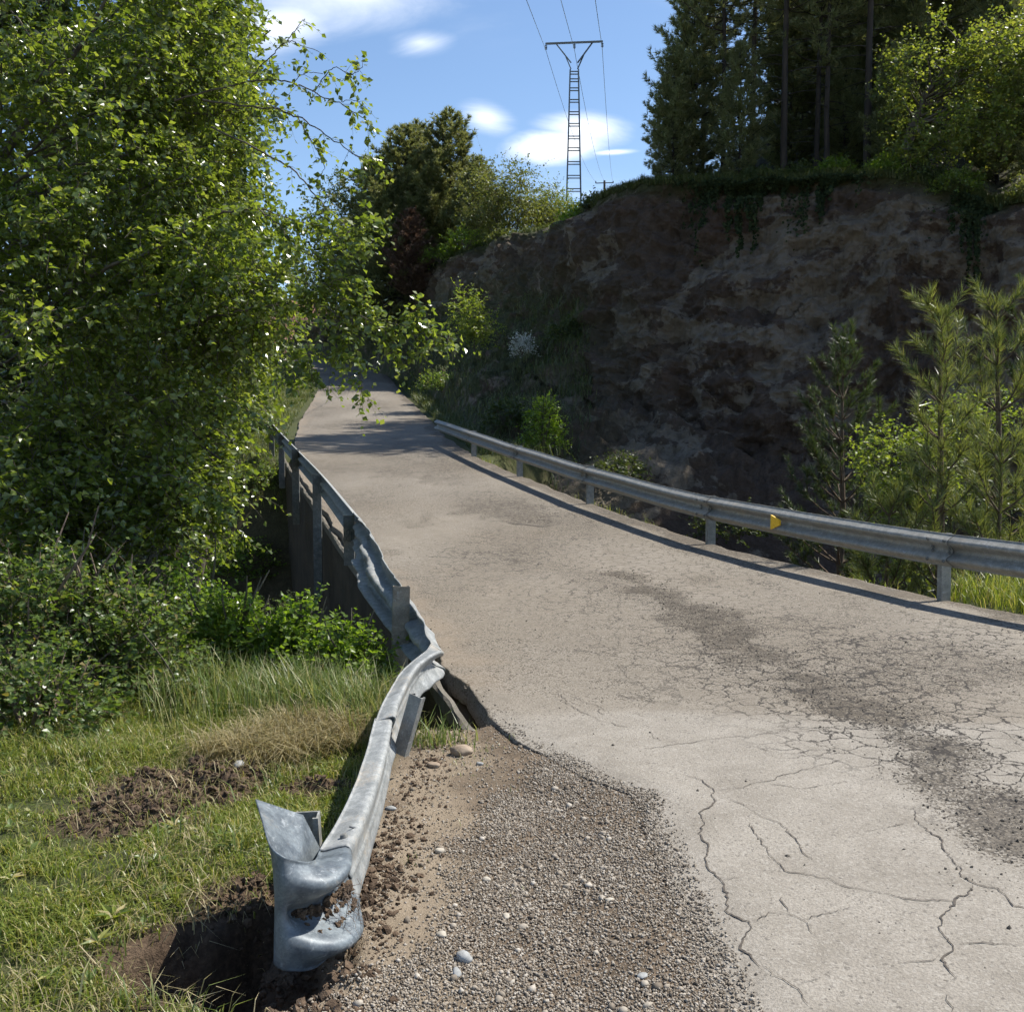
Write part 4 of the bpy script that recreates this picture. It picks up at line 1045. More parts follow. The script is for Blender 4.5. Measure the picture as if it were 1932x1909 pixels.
# dark pine wood on the cliff top
WOOD = 'pines of the wood on the cliff top'
proto = [pine('pine_tree', 'x', 'tree', 13, 201, M['needle_dark'], .26, .19, .25, .026, 12, .72, .10, WOOD),
         pine('pine_tree', 'x', 'tree', 12, 202, M['needle_dark'], .14, .21, .25, .026, 12, .8, .10, WOOD),
         pine('pine_tree', 'x', 'tree', 14, 203, M['needle_dark'], .34, .18, .25, .026, 12, .72, .11, WOOD),
         pine('pine_tree', 'x', 'tree', 7, 204, M['needle_dark'], .02, .27, .22, .024, 12, 1.3, .06, WOOD)]
used = [False] * 4
rg = np.random.default_rng(77)
def wood(kind, px, d, s, label, group=None):
    g = hill_pt(px, d); rz = rg.uniform(0, 6.28)
    if not used[kind]:
        used[kind] = True; o = proto[kind]; place(o, g, rz, s); o["label"] = label
        if group: o["group"] = group
        elif "group" in o: del o["group"]
        return o
    return copy_tree(proto[kind], g, rz, s, label, group)
wood(3, 1262, 1.4, .62, 'low bushy dark pine at the very tip of the cliff-top wood')
wood(3, 1300, 2.6, .95, 'bushy pine with branches to the ground, second from the tip of the cliff-top wood')
wood(0, 1355, 2.6, .98, 'tall pine whose sparse crown stands out against the sky at the wood edge')
wood(1, 1318, 5.0, .80, 'pine behind the bushy one at the sky edge of the cliff-top wood')
wood(2, 1410, 3.4, 1.0, 'slim straight pine trunk near the sky edge of the cliff-top wood')
wood(2, 1466, 2.2, 1.08, 'tall straight dark pine above the middle of the cliff')
wood(0, 1528, 3.2, .95, 'thin trunked pine, first of the close pair above the cliff')
wood(2, 1546, 2.6, .92, 'thin trunked pine, second of the close pair above the cliff')
wood(2, 1622, 2.8, 1.15, 'thick trunked pine above the ivy on the cliff edge')
wood(0, 1708, 5.5, 1.1, 'dark pine standing behind the bright broadleaf tree on the cliff')
wood(3, 1580, 4.6, .55, 'small young pine between the trunks of the cliff-top wood')
wood(3, 1385, 1.6, .60, 'small bushy pine under the slim pine at the cliff edge')
wood(3, 1668, 2.2, .55, 'bushy little pine right of the thick pine trunk')
DEEP_PINES = ((0, 1440, 9, 1.0), (1, 1505, 8, 1.05), (2, 1580, 9, 1.0), (0, 1660, 9, 1.0), (1, 1760, 10, 1.0), (0, 1820, 8, 1.1), (1, 1890, 10, 1.1), (2, 1940, 8, 1.1), (1, 1540, 11, 1.0), (1, 1620, 12, 1.0), (1, 1700, 8, 1.0), (3, 1480, 6, .9), (3, 1600, 6.5, .9), (3, 1690, 5, .8), (3, 1945, 2.5, .7), (3, 1860, 5.5, 1.0),
                                     (1, 1480, 14, 1.0), (1, 1560, 16, 1.1), (0, 1640, 16, 1.1), (1, 1720, 17, 1.1), (1, 1800, 16, 1.1), (0, 1880, 18, 1.15), (1, 1950, 17, 1.1), (1, 1760, 25, 1.2), (1, 1850, 26, 1.2), (1, 1930, 26, 1.2), (1, 2010, 14, 1.1))
ORD = 'first second third fourth fifth sixth seventh eighth ninth tenth eleventh twelfth'.split()
DEEP = {}
for lo_, hi_, ks_, nm_ in ((0, 13, (3,), 'low bushy pine under the tall pines of the cliff-top wood, {} from the sky edge'), (0, 13, (0, 1, 2), 'tall dark pine in the second row of the cliff-top wood, {} from the sky edge'),
                           (13, 22, (0, 1, 2, 3), 'tall dark pine in the third row of the cliff-top wood, {} from the sky edge'), (22, 99, (0, 1, 2, 3), 'dark pine high at the back of the wood, {} from the sky edge')):
    row = sorted([q for q in DEEP_PINES if lo_ <= q[2] < hi_ and q[0] in ks_], key=lambda q: q[1])
    for o_, q in zip(ORD + ORD, row): DEEP[q] = nm_.format(o_)
for k, (kd, px, d, s) in enumerate(DEEP_PINES):
    wood(kd, px, d, s, DEEP[(kd, px, d, s)], WOOD)
# trees over the far bend
MIDG = 'trees on the ridge above the road bend'
q = P(700, 560, 68)
p1 = pine('pine_tree', 'x', 'tree', 11, 211, M['needle_mid'], .05, .28, .30, .045, 11, 1.35, .16)
p2 = pine('pine_tree', 'x', 'tree', 10, 212, M['needle_mid'], .05, .29, .30, .045, 11, 1.35, .15)
p3_ = pine('pine_tree', 'x', 'tree', 8, 213, M['needle_brown'], .03, .26, .30, .04, 9, 1.2, .12)
def at_ridge(root, px, py_top, py_base, Y, label, h, rz=0):
    b_ = P(px, py_base, Y); tp = P(px, py_top, Y); sc_ = (tp[2] - b_[2]) / h; place(root, b_, rz, sc_); root.scale = (sc_ * 1.3, sc_ * 1.3, sc_); root["label"] = label
at_ridge(p1, 852, 214, 505, 60, 'tallest dark pine on the ridge above the road bend', 11)
at_ridge(p2, 795, 240, 530, 63, 'dense grey-green pine on the ridge, just left of the tallest one', 10, 1)
c2 = copy_tree(p1, (0, 0, 0), 2.1, 1, 'x', None); at_ridge(c2, 765, 240, 560, 61, 'tapering pine on the ridge with a brown lower side', 11, 2.4)
c3 = copy_tree(p2, (0, 0, 0), .4, 1, 'x', None); at_ridge(c3, 900, 300, 480, 57, 'smaller pine on the ridge next to the bright green tree', 10, .7)
at_ridge(p3_, 775, 395, 560, 57.5, 'half dead brown pine under the ridge pines', 8, .2)
c4 = copy_tree(p2, (0, 0, 0), .4, 1, 'x', None); at_ridge(c4, 715, 300, 600, 66, 'dark pine on the ridge at the edge of the oak', 10, 2.7)
c5 = copy_tree(p1, (0, 0, 0), .4, 1, 'x', None); at_ridge(c5, 735, 330, 640, 60, 'dark pine standing lower down at the foot of the ridge', 11, 3.7)
def far_tree(label, px, py, pyb, Y, rw_, rh, lm, seed, ncl=60, tw=14, leaf=.16, name='broadleaf_tree', cat='tree', tr=.14):
    c = P(px, py, Y); b_ = P(px, pyb, Y)
    return leafy_tree(name, label, cat, b_, [(c, (rw_, rw_, rh), 1), (c + np.array([rw_ * .3, 0, -rh * .4]), (rw_ * .9, rw_, rh * .6), .8)], ncl, tw, leaf, seed, lm, M['bark_grey'], tr, None, .9, 8, None, .8, .15, 1.0, 4)
far_tree('spreading dark oak on the far bend, left of the ridge pines', 650, 440, 620, 68, 3.0, 4.0, M['leaf_dark'], 221, 90, 16, .20, tr=.3)
far_tree('round dark oak low behind the overhanging branch', 610, 520, 640, 74, 3.2, 3.0, M['leaf_dark'], 222, 70, 14, .20, tr=.3)
far_tree('bright green broadleaf tree beside the ridge pines', 935, 375, 490, 54, 1.7, 2.0, M['leaf_spring'], 223, 70, 14, .13)
far_tree('slender sapling with thin shoots sticking up into the sky on the ridge', 975, 360, 470, 53, .9, 1.9, M['leaf_spring'], 224, 22, 9, .13, tr=.06)
far_tree('low round green tree on the ridge beside the pylon', 1010, 400, 460, 56, 1.6, 1.1, M['leaf_spring'], 225, 60, 14, .13)
far_tree('low olive green tree right at the foot of the pylon', 1048, 402, 460, 60, 1.3, 1.1, M['leaf_column'], 226, 50, 14, .13)
for k, (px, py, Y, w, h_, lm, lb) in enumerate(((880, 465, 54, 1.6, 1.2, 'leaf_shrub', 'olive shrub at the foot of the tallest ridge pine'), (945, 455, 52, 1.2, .8, 'leaf_spring', 'low yellowish shrub below the bright green ridge tree'),
        (830, 495, 57, 1.4, 1.0, 'leaf_shrub', 'shrub on the ridge edge above the dark bank'), (1095, 425, 41, .9, .8, 'leaf_shrub', 'shrub in the notch between the ridge and the cliff'),
        (1075, 440, 43, .8, .6, 'leaf_dark', 'dark low bush on the ridge in front of the pylon foot'), (1120, 395, 38, .45, .5, 'leaf_dark', 'tiny dark bush on the shoulder of the cliff'))):
    shrub('shrub', lb, P(px, py, Y), (w, w, h_), 170, .11, 230 + k, M[lm], nleaf=8, twl=.5, tpl=4)
# bright broadleaf tree hanging over the cliff, and bushes on its edge
g = hill_pt(1700, 1.0)
leafy_tree('broadleaf_tree', 'sunlit bright green broadleaf tree leaning out over the cliff top', 'tree', g,
           [(P(1745, 150, g[1]), (2.0, 1.6, 1.6), 1.0), (P(1880, 130, g[1] - 1), (1.6, 1.5, 1.2), 1.0), (P(1840, 235, g[1] - 1.3), (1.3, 1.0, .55), .55), (P(1740, 280, g[1] - .8), (.9, .9, .8), .45), (P(1900, 215, g[1] - 1), (1.0, .9, .4), .35), (P(1930, 60, g[1]), (1.3, 1.2, 1.0), .6)],
           115, 13, .115, 241, M['leaf_oak'], M['bark_grey'], .16, None, .6, 9, None, .42, .1, 1.0, 4)
for k, (px, d, w, h_, lm, lb) in enumerate(((1790, .1, .8, .75, 'leaf_column', 'grey-green bush hanging over the cliff edge below the bright tree'), (1915, .2, .7, .6, 'leaf_spring', 'yellow-green bush on the ledge at the frame edge'),
        (1560, 1.2, .7, .6, 'leaf_shrub', 'low shrub under the close pair of pines'), (1650, .8, .8, .7, 'leaf_shrub', 'broad shrub beside the thick pine trunk'), (1490, 1.4, .8, .5, 'leaf_dark', 'dark low shrub under the tall middle pine'),
        (1420, 1.0, .7, .4, 'leaf_dark', 'dark scrub by the slim pine at the cliff edge'), (1735, .4, .7, .6, 'leaf_dark', 'dark shrub at the foot of the bright broadleaf tree'))):
    shrub('shrub', lb, hill_pt(px, d), (w, w, h_), 220, .075, 250 + k, M[lm], nleaf=9, twl=.35, tpl=4)
# ivy hanging down the wall
def ivy(label, px, w, drop, seed, n):
    rg = np.random.default_rng(seed); mbv, smv = MB(), MB()
    i0 = int(np.argmin(np.abs(TOPPX - px))); 
    iu = np.clip(i0 + (rg.normal(0, w, n)).astype(int), 2, NUc - 3)
    dj = rg.random(n) ** 1.5 * drop * 1.6 * np.clip(.45 + 1.9 * fbm(p3(iu * .35, iu * 0.), 3, seed), .08, 2)
    jv = np.clip(NVc - 2 - (dj * NVc).astype(int), 72, NVc - 2)
    p_ = CL_A[iu, jv] + CL_N[iu, jv] * rg.uniform(.02, .25, (n, 1)); nn = CL_N[iu, jv] + rg.normal(0, .4, (n, 3))
    ax = np.array([0, 0, -1.0]) + rg.normal(0, .5, (n, 3))
    leaves_into(mbv, p_, ax, nn, rg.uniform(.05, .11, n), LEAF4_V, LEAF4_F, 1.2)
    root = thing('ivy', label, 'ivy', CL_A[i0, -1])
    mbv.v = [v - CL_A[i0, -1] for v in mbv.v]
    obj('foliage', mbv.mesh('foliage'), M['leaf_ivy'], root)
ivy('dark ivy curtain hanging from the middle of the cliff edge', 1400, 13, .085, 261, 5200)
ivy('thin ivy hanging below the close pair of pines', 1555, 7, .07, 262, 1800)
ivy('ivy trailing down in the corner of the cliff by the outcrop', 1830, 8, .10, 263, 2600)

# young pines standing in the gully on the right
def young_pine(name, label, top, base, seed, nm, spread, needle, tw, shoots, nps, bare_f=.2, lean=(0, 0)):
    rg = np.random.default_rng(seed); base = np.asarray(base, float); top = np.asarray(top, float)
    H_ = top[2] - base[2]
    root = thing(name, label, 'tree', base); sm, lf = MB(), MB()
    n = 10; t_ = np.linspace(0, 1, n)[:, None]; tr = (top - base) * t_ + rg.normal(0, .02, (n, 3)) * t_ * (1 - t_) * 4
    sm.tube(tr, np.linspace(.014 * H_ + .02, .008, n), 8)
    Pq, Dq = [], []
    def shoot(a, b, dens):
        m = max(4, int(np.linalg.norm(b - a) / .022 * dens)); s = rg.uniform(0, 1, m)[:, None] ** .7
        Pq.append(a + (b - a) * s); Dq.append(np.repeat((nrm(b - a))[None], m, 0) * (1.0 + .8 * s))
    nw = shoots
    for w_ in range(nw):
        f = bare_f + (1 - bare_f) * (w_ + .5) / nw
        c = np.array([np.interp(f, t_[:, 0], tr[:, i]) for i in range(3)])
        nb = rg.integers(4, 6); a0 = rg.uniform(0, 6.28)
        for b_ in range(nb):
            a = a0 + b_ * 6.28 / nb + rg.normal(0, .2)
            L = spread * H_ * ((1 - f) ** .8 * .95 + .05) * rg.uniform(.65, 1.15)
            rise = .35 + .9 * f
            k = np.linspace(0, 1, 6)
            pts = c + np.c_[np.cos(a) * k * L, np.sin(a) * k * L, L * (rise * k * .55 + .5 * rise * k ** 2.2)]
            sm.tube(pts, np.linspace(.012 + .008 * L, .005, 6), 5)
            shoot(pts[2], pts[5], .8)
            for q_ in range(int(1 + L * 2.4)):
                s = rg.uniform(.3, .95); o_ = np.array([np.interp(s, k, pts[:, i]) for i in range(3)])
                dv_ = nrm(np.array([math.cos(a + rg.normal(0, .8)), math.sin(a + rg.normal(0, .8)), rise + .25 + rg.normal(0, .2)]))
                e = o_ + dv_ * rg.uniform(.16, .36) * (1 + .25 * H_ / 4); sm.tube([o_, (o_ + e) / 2, e], [.006, .005, .004], 4); shoot(o_, e, 1.0)
    shoot(tr[-3], tr[-1], 1.3)
    needles_into(rg, lf, np.concatenate(Pq), np.concatenate(Dq), nps, needle, tw, 1.05)
    obj('trunk', sm.mesh('trunk', True), M['bark_young'], root); obj('crown', lf.mesh('crown'), nm, root)
    return root
def gb(px, Y, dz=0): 
    p_ = P(px, 1000, Y); return np.array([p_[0], Y, float(ground_z(p_[0], Y)) + dz])
young_pine('young_pine', 'sunlit young pine with long needles in front of the cliff', P(1775, 585, 12.4), gb(1795, 12.4), 271, M['needle_young'], .16, .20, .009, 12, 5, .25)
young_pine('young_pine', 'big young pine cut by the frame edge, behind the sunlit one', P(1880, 560, 13.4), gb(1905, 13.4), 272, M['needle_young'], .24, .20, .009, 10, 5, .2)
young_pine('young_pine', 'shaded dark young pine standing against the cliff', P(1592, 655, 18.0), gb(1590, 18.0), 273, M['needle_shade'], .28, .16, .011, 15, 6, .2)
young_pine('young_pine', 'low spreading pine poking out under the guard rail', P(1680, 935, 12.6), gb(1660, 12.6), 274, M['needle_young'], .30, .20, .009, 8, 5, .2)
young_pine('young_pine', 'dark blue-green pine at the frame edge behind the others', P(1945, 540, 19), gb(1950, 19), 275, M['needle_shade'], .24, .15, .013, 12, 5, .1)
young_pine('young_pine', 'small pine low at the frame edge behind the rail', P(1890, 830, 11.9), gb(1880, 11.9), 276, M['needle_young'], .36, .20, .009, 8, 5, .2)
c = P(1700, 870, 15.5); b_ = gb(1705, 15.5)
leafy_tree('broadleaf_shrub', 'bright yellow-green round bush between the young pines', 'shrub', b_, [(c, (.72, .7, .62), 1), (c + np.array([-.1, 0, -1.2]), (.6, .6, .8), .5), (P(1840, 800, 16), (.85, .7, .45), .7)], 60, 15, .065, 281, M['leaf_bright'], M['twig'], .05, None, .32, 10, None, .28, .15, 1.0, 4)
# bushes on the slope beside the road
c = P(888, 590, 39); b_ = P(895, 665, 39)
leafy_tree('broadleaf_shrub', 'light green leafy sapling catching the sun on the slope', 'shrub', b_, [(c, (.75, .7, .75), 1), (P(905, 625, 39), (.6, .6, .45), .5)], 32, 11, .11, 282, M['leaf_bright'], M['twig'], .04, None, .5, 8, None, .42, .1, 1.0, 4)
shrub('shrub', 'tall green bush behind the far end of the straight guard rail', P(1025, 838, 27.5), (.62, .6, 2.0), 330, .085, 283, M['leaf_shrub'], nleaf=9, twl=.4, tpl=4)
shrub('shrub', 'dark bush on the slope next to the tall green bush', P(955, 800, 30), (.9, .8, .9), 240, .09, 284, M['leaf_dark'], nleaf=9, twl=.4, tpl=4)
shrub('shrub', 'white flowering bush on the shaded slope', P(985, 665, 34), (.45, .5, .75), 150, .075, 285, M['blossom'], nleaf=8, twl=.35, tpl=4)
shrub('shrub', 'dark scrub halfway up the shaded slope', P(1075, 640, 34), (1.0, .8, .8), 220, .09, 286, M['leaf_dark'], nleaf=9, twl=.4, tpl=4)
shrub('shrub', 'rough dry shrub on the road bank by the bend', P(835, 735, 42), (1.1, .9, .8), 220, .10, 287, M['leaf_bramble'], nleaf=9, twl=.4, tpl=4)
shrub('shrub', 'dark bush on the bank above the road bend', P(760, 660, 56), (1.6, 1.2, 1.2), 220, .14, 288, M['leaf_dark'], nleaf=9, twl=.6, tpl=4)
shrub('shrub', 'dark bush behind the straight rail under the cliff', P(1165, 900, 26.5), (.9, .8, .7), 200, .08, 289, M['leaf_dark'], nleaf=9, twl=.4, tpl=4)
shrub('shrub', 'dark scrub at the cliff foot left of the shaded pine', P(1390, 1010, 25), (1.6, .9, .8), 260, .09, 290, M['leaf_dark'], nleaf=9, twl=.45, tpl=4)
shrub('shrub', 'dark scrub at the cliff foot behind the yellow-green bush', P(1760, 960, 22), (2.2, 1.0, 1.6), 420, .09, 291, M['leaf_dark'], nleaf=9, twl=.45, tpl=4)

# ---- the leafy trees on the left
def branch_extra(specs, leaf, seed0, tw_step=.055, twl=.17, nleaf=7, r0=.012):
    """branches laid out one by one; every one carries short leafy twigs"""
    def f(rg, lf, sm):
        for k, (pts, Y0, Y1, r_, dens) in enumerate(specs):
            W = np.array([P(px, py, Y0 + (Y1 - Y0) * i / (len(pts) - 1)) for i, (px, py) in enumerate(pts)])
            W = catmull(W, 6); W = W + rg.normal(0, .006, W.shape)
            sm.tube(W, np.linspace(r_ * .7, .0025, len(W)), 5)
            seg = np.linalg.norm(np.diff(W, axis=0), axis=1); s = np.concatenate([[0], np.cumsum(seg)])
            n = int(s[-1] / tw_step * dens * (1.7 if np.mean([q_[1] for q_ in pts]) > 370 else .8)); 
            if n < 1: continue
            u = s[-1] * rg.uniform(.18, 1, n)
            q = np.stack([np.interp(u, s, W[:, i]) for i in range(3)], -1)
            tg = nrm(np.stack([np.interp(u, s, np.gradient(W[:, i], s)) for i in range(3)], -1))
            d = tg * .8 + rg.normal(0, .75, (n, 3)) + np.array([0, 0, -.15])
            twigs_into(rg, lf, sm, q, d, twl * rg.uniform(.5, 1.5, n), nleaf, leaf, .3, .0022, .6, .95, 5)
    return f
SPRAYS = [
    ([(0, 648), (130, 553), (190, 510), (277, 478), (336, 447), (395, 411), (486, 395), (542, 411), (617, 429)], 8.4, 7.6, .030, 1.3),
    ([(486, 395), (530, 430), (560, 470), (580, 520)], 7.7, 7.5, .008, 1.0), ([(0, 690), (119, 617), (230, 570), (350, 540)], 8.2, 7.9, .02, 1.2),
    ([(330, 190), (455, 158), (506, 152), (554, 158), (589, 174), (640, 194), (688, 225), (708, 253)], 8.6, 8.2, .012, .75),
    ([(589, 174), (610, 150), (630, 130), (665, 140), (682, 125)], 8.3, 8.2, .006, 1.3), ([(554, 158), (575, 140), (610, 139)], 8.3, 8.3, .005, .7), ([(640, 194), (668, 190), (690, 205)], 8.2, 8.2, .004, 1.3),
    ([(380, 190), (514, 206), (561, 221), (613, 253), (664, 289), (700, 300)], 8.5, 8.1, .012, .8), ([(561, 221), (590, 270), (612, 310), (605, 330)], 8.3, 8.2, .006, .8), ([(660, 285), (690, 310), (680, 335)], 8.1, 8.1, .004, 1.8),
    ([(400, 240), (514, 297), (561, 328), (593, 368), (617, 391), (650, 430), (680, 470)], 8.5, 8.0, .012, .8), ([(617, 391), (600, 420), (625, 440)], 8.1, 8.1, .005, 1.3),
    ([(470, 150), (510, 107), (542, 75), (569, 43), (575, 38)], 8.8, 8.6, .008, .55), ([(542, 75), (565, 85), (598, 96)], 8.7, 8.7, .005, .7), ([(480, 60), (500, 40), (510, 20)], 8.8, 8.8, .005, .6),
    ([(390, 600), (447, 589), (514, 577), (593, 575), (680, 595), (740, 610), (800, 625), (858, 640)], 8.0, 7.2, .013, 1.35), ([(514, 577), (560, 560), (640, 560), (700, 580)], 7.8, 7.5, .007, 1.6),
    ([(740, 610), (770, 590), (800, 578)], 7.4, 7.3, .005, 1.4), ([(780, 622), (790, 645), (795, 665)], 7.3, 7.3, .004, 1.4), ([(680, 595), (720, 625), (745, 650), (750, 670)], 7.4, 7.3, .006, 1.7),
    ([(620, 580), (650, 610), (670, 650), (680, 700), (686, 742)], 7.5, 7.4, .006, 1.0), ([(593, 575), (610, 620), (640, 650), (625, 690)], 7.6, 7.5, .006, 1.6), ([(514, 577), (540, 620), (560, 660), (555, 710), (565, 745)], 7.7, 7.6, .006, 1.0),
    ([(560, 470), (620, 490), (670, 480), (700, 460)], 7.6, 7.5, .006, 1.5), ([(550, 520), (600, 540), (660, 520), (690, 530)], 7.6, 7.5, .006, 1.4), ([(620, 440), (660, 450), (700, 430), (706, 410)], 7.7, 7.6, .006, 1.6), ([(600, 640), (580, 690), (600, 715)], 7.5, 7.5, .004, 1.2),
    ([(300, 760), (380, 740), (450, 760), (490, 800)], 7.8, 7.5, .008, 1.1), ([(250, 900), (330, 900), (400, 930), (430, 960)], 7.6, 7.3, .008, 1.1)]
b_ = P(-120, 1150, 9.8); b_[2] = float(ground_z(b_[0], 9.8))
leafy_tree('white_poplar', 'near leafy tree on the verge whose long branches reach out over the road', 'tree', b_,
           [(P(150, 330, 9.0), (1.5, 1.1, 1.5), 1.2), (P(330, 300, 9.2), (.85, .9, 1.4), 1.0), (P(330, 600, 8.7), (1.0, .9, .95), .95), (P(80, 640, 8.3), (1.0, .9, 1.2), .8), (P(60, 0, 9.0), (1.5, 1.2, 1.2), .8), (P(450, 560, 8.4), (.5, .7, .6), .42),
            (P(250, 860, 8.3), (1.0, .8, .6), .6), (P(60, 900, 7.9), (.7, .7, .7), .4), (P(330, 100, 9.4), (.8, .9, 1.2), .6), (P(200, 985, 7.8), (.85, .55, .45), .5), (P(40, 1040, 7.3), (.6, .5, .5), .35), (P(330, 960, 8.0), (.5, .5, .45), .3)],
           430, 14, .070, 301, M['leaf_poplar'], M['bark_grey'], .075, P(-110, 760, 9.8), .32, 11, None, .25, .3, .95, 5, True, branch_extra(SPRAYS, .064, 302))
b_ = gb(385, 15.0, .2)
leafy_tree('columnar_poplar', 'tall columnar poplar behind the near tree, cut by the top of the frame', 'tree', b_,
           [(P(385, 250, 14.6), (.85, .9, 2.2), 1.2), (P(375, -50, 14.8), (.8, .9, 2.2), 1.0), (P(390, 550, 14.6), (.95, .9, 1.8), 1.0), (P(330, 700, 14.6), (1.3, .9, 1.3), .7), (P(260, 200, 15.5), (1.4, 1, 2.2), .7)],
           330, 13, .11, 311, M['leaf_column'], M['bark_grey'], .16, None, .42, 10, None, .42, .05, .95, 4)
b_ = gb(120, 18.0, .2)
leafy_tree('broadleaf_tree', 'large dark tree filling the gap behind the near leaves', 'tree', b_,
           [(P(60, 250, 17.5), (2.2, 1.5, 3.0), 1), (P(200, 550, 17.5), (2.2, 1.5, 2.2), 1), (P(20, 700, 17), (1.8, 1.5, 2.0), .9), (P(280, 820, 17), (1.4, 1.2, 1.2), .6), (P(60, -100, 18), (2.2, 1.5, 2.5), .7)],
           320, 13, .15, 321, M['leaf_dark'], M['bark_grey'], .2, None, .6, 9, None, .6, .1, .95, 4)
b_ = gb(455, 27)
leafy_tree('broadleaf_tree', 'ivy clad small tree on the far bank beside the buckled rail', 'tree', b_,
           [(P(430, 720, 25), (1.2, 1.0, 1.1), 1), (P(400, 800, 24), (1.1, 1.0, .9), .8), (P(460, 640, 27), (1.0, 1.0, 1.2), .8)], 120, 13, .13, 331, M['leaf_column'], M['bark_grey'], .12, None, .5, 9, None, .45, .1, .95, 4)
for k, (px, Y, w, h_, lm, n, lf_, lb) in enumerate((
        (545, 33, 1.0, 1.0, 'grass_dry', 0, .1, ''), (360, 22.5, 1.5, 1.6, 'leaf_column', 420, .075, 'leafy thicket on the far bank of the gully under the poplar'), (455, 23.2, 1.2, 1.2, 'leaf_shrub', 360, .075, 'green thicket on the gully bank next to the rail end'),
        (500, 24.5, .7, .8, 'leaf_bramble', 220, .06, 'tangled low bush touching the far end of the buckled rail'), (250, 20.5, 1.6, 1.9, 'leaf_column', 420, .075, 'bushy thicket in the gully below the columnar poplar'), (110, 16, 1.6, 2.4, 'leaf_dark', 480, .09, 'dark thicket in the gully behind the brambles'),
        (60, 10.5, 1.1, 3.4, 'leaf_column', 620, .075, 'tall leafy thicket rising from the gully at the frame edge'), (210, 11.5, 1.1, 3.5, 'leaf_column', 620, .075, 'tall leafy thicket in the gully below the long limb'), (330, 13.0, .95, 3.4, 'leaf_column', 520, .075, 'leafy thicket at the edge of the dark gully'),
        (505, 21.5, 1.1, 1.3, 'leaf_shrub', 460, .10, 'leafy bush on the sunlit bank under the far rail posts'), (455, 20.2, 1.5, 2.4, 'leaf_column', 600, .11, 'broad bush on the bank below the far rail posts'), (400, 17.5, 1.3, 3.0, 'leaf_column', 600, .10, 'bush rising out of the gully in front of the bank'))):
    if n: shrub('shrub', lb, gb(px, Y, -.2), (w, w * .8, h_), n, lf_, 340 + k, M[lm], nleaf=9, twl=.35, tpl=4)
shrub('shrub', 'thick leafy shrub hanging over the dark gully, below the near tree', gb(285, 8.9, .0) + np.array([0, 0, 1.0]), (.75, .6, 1.2), 620, .058, 351, M['leaf_shrub'], nleaf=10, twl=.28)
shrub('shrub', 'leafy bush at the frame edge under the near tree', gb(70, 8.2, 0) + np.array([0, 0, .7]), (.9, .6, 1.2), 620, .058, 352, M['leaf_bramble'], nleaf=10, twl=.28)
shrub('bramble_bush', 'grey-green bramble thicket at the frame edge above the lawn', (P(60, 1340, 6.2)[0], 6.25, -.05), (.85, .5, 1.35), 900, .048, 353, M['leaf_bramble'], nleaf=10, twl=.3, bmat=M['twig_dry'], up=.3)
shrub('bramble_bush', 'low bramble sprawling onto the lawn at the frame edge', (P(60, 1400, 5.5)[0], 5.55, -.05), (.55, .38, .52), 380, .045, 355, M['leaf_bramble'], nleaf=10, twl=.3, bmat=M['twig_dry'], up=.2)
shrub('bramble_bush', 'bramble arching over the tall grass next to the thicket', (P(240, 1330, 6.3)[0], 6.35, -.05), (.55, .42, 1.05), 560, .048, 354, M['leaf_bramble'], nleaf=10, twl=.34, bmat=M['twig_dry'], up=.2)
for k, (px, Y, w, h_, n, lb) in enumerate(((430, 7.1, .52, .62, 420, 'bright green dogwood bush, first of the row at the gully edge'), (545, 6.95, .45, .55, 380, 'bright green dogwood bush in the middle of the row at the gully edge'), (655, 6.75, .36, .50, 340, 'bright green dogwood bush hard against the near rail post'), (340, 7.5, .55, 1.0, 440, 'taller dogwood bush at the corner of the dark gully'), (600, 7.5, .45, .5, 220, 'small-leaved bush leaning over the dark gully'))):
    b_ = P(px, 1250, Y); zb = {0: -.12, 1: -.15, 2: -.20, 3: -.35, 4: -.45}[k]
    shrub('dogwood_bush', lb, (b_[0], Y, zb), (w, w * .75, h_ * 1.35), int(n * 1.3), .052 if k < 4 else .036, 360 + k, M['leaf_shrub'], nleaf=9, twl=.22, up=.9)
for k, (px, Y, z0, w, h_, lb) in enumerate(((676, 8.6, -1.0, .34, .85, 'added dark bush standing in for shade on the bridge wall below the crumpled rail'), (628, 10.6, -1.2, .45, .95, 'added dark bush for the gully shade under the marked rail post'), (585, 13.5, -1.5, .6, 1.3, 'added dark bush for the shade at the foot of the long rail post'))):  # dark bushes added where the gully wall is only in deep shade
    b_ = P(px, 1200, Y); shrub('shrub', lb, (b_[0] - .25, Y, z0), (w, w, h_), 240, .05, 370 + k, M['leaf_dark'], nleaf=9, twl=.25)
# bare arching stems in front of the thicket
def arch_stem(label, pts, Y, r, m):
    W = catmull(np.array([P(px, py, Y + .05 * i) for i, (px, py) in enumerate(pts)]), 6); b0 = W[0].copy()
    mb_ = MB(); mb_.tube(W - b0, np.linspace(r, r * .4, len(W)), 5); o = obj('bramble_cane', mb_.mesh('bramble_cane', True), m, None, label, 'stem'); o.location = [float(q) for q in b0]
arch_stem('bare brown stem slanting up through the thicket', [(170, 1260), (215, 1225), (262, 1195), (290, 1160), (302, 1130)], 6.1, .008, M['twig_dry'])
arch_stem('thin green stem curving down into the tall grass', [(270, 1195), (305, 1240), (330, 1285), (330, 1340), (310, 1400)], 5.9, .005, M['twig'])
arch_stem('bare dead twig arching over the dark gully', [(560, 1290), (585, 1255), (605, 1230), (640, 1215)], 7.3, .004, M['twig_dry'])

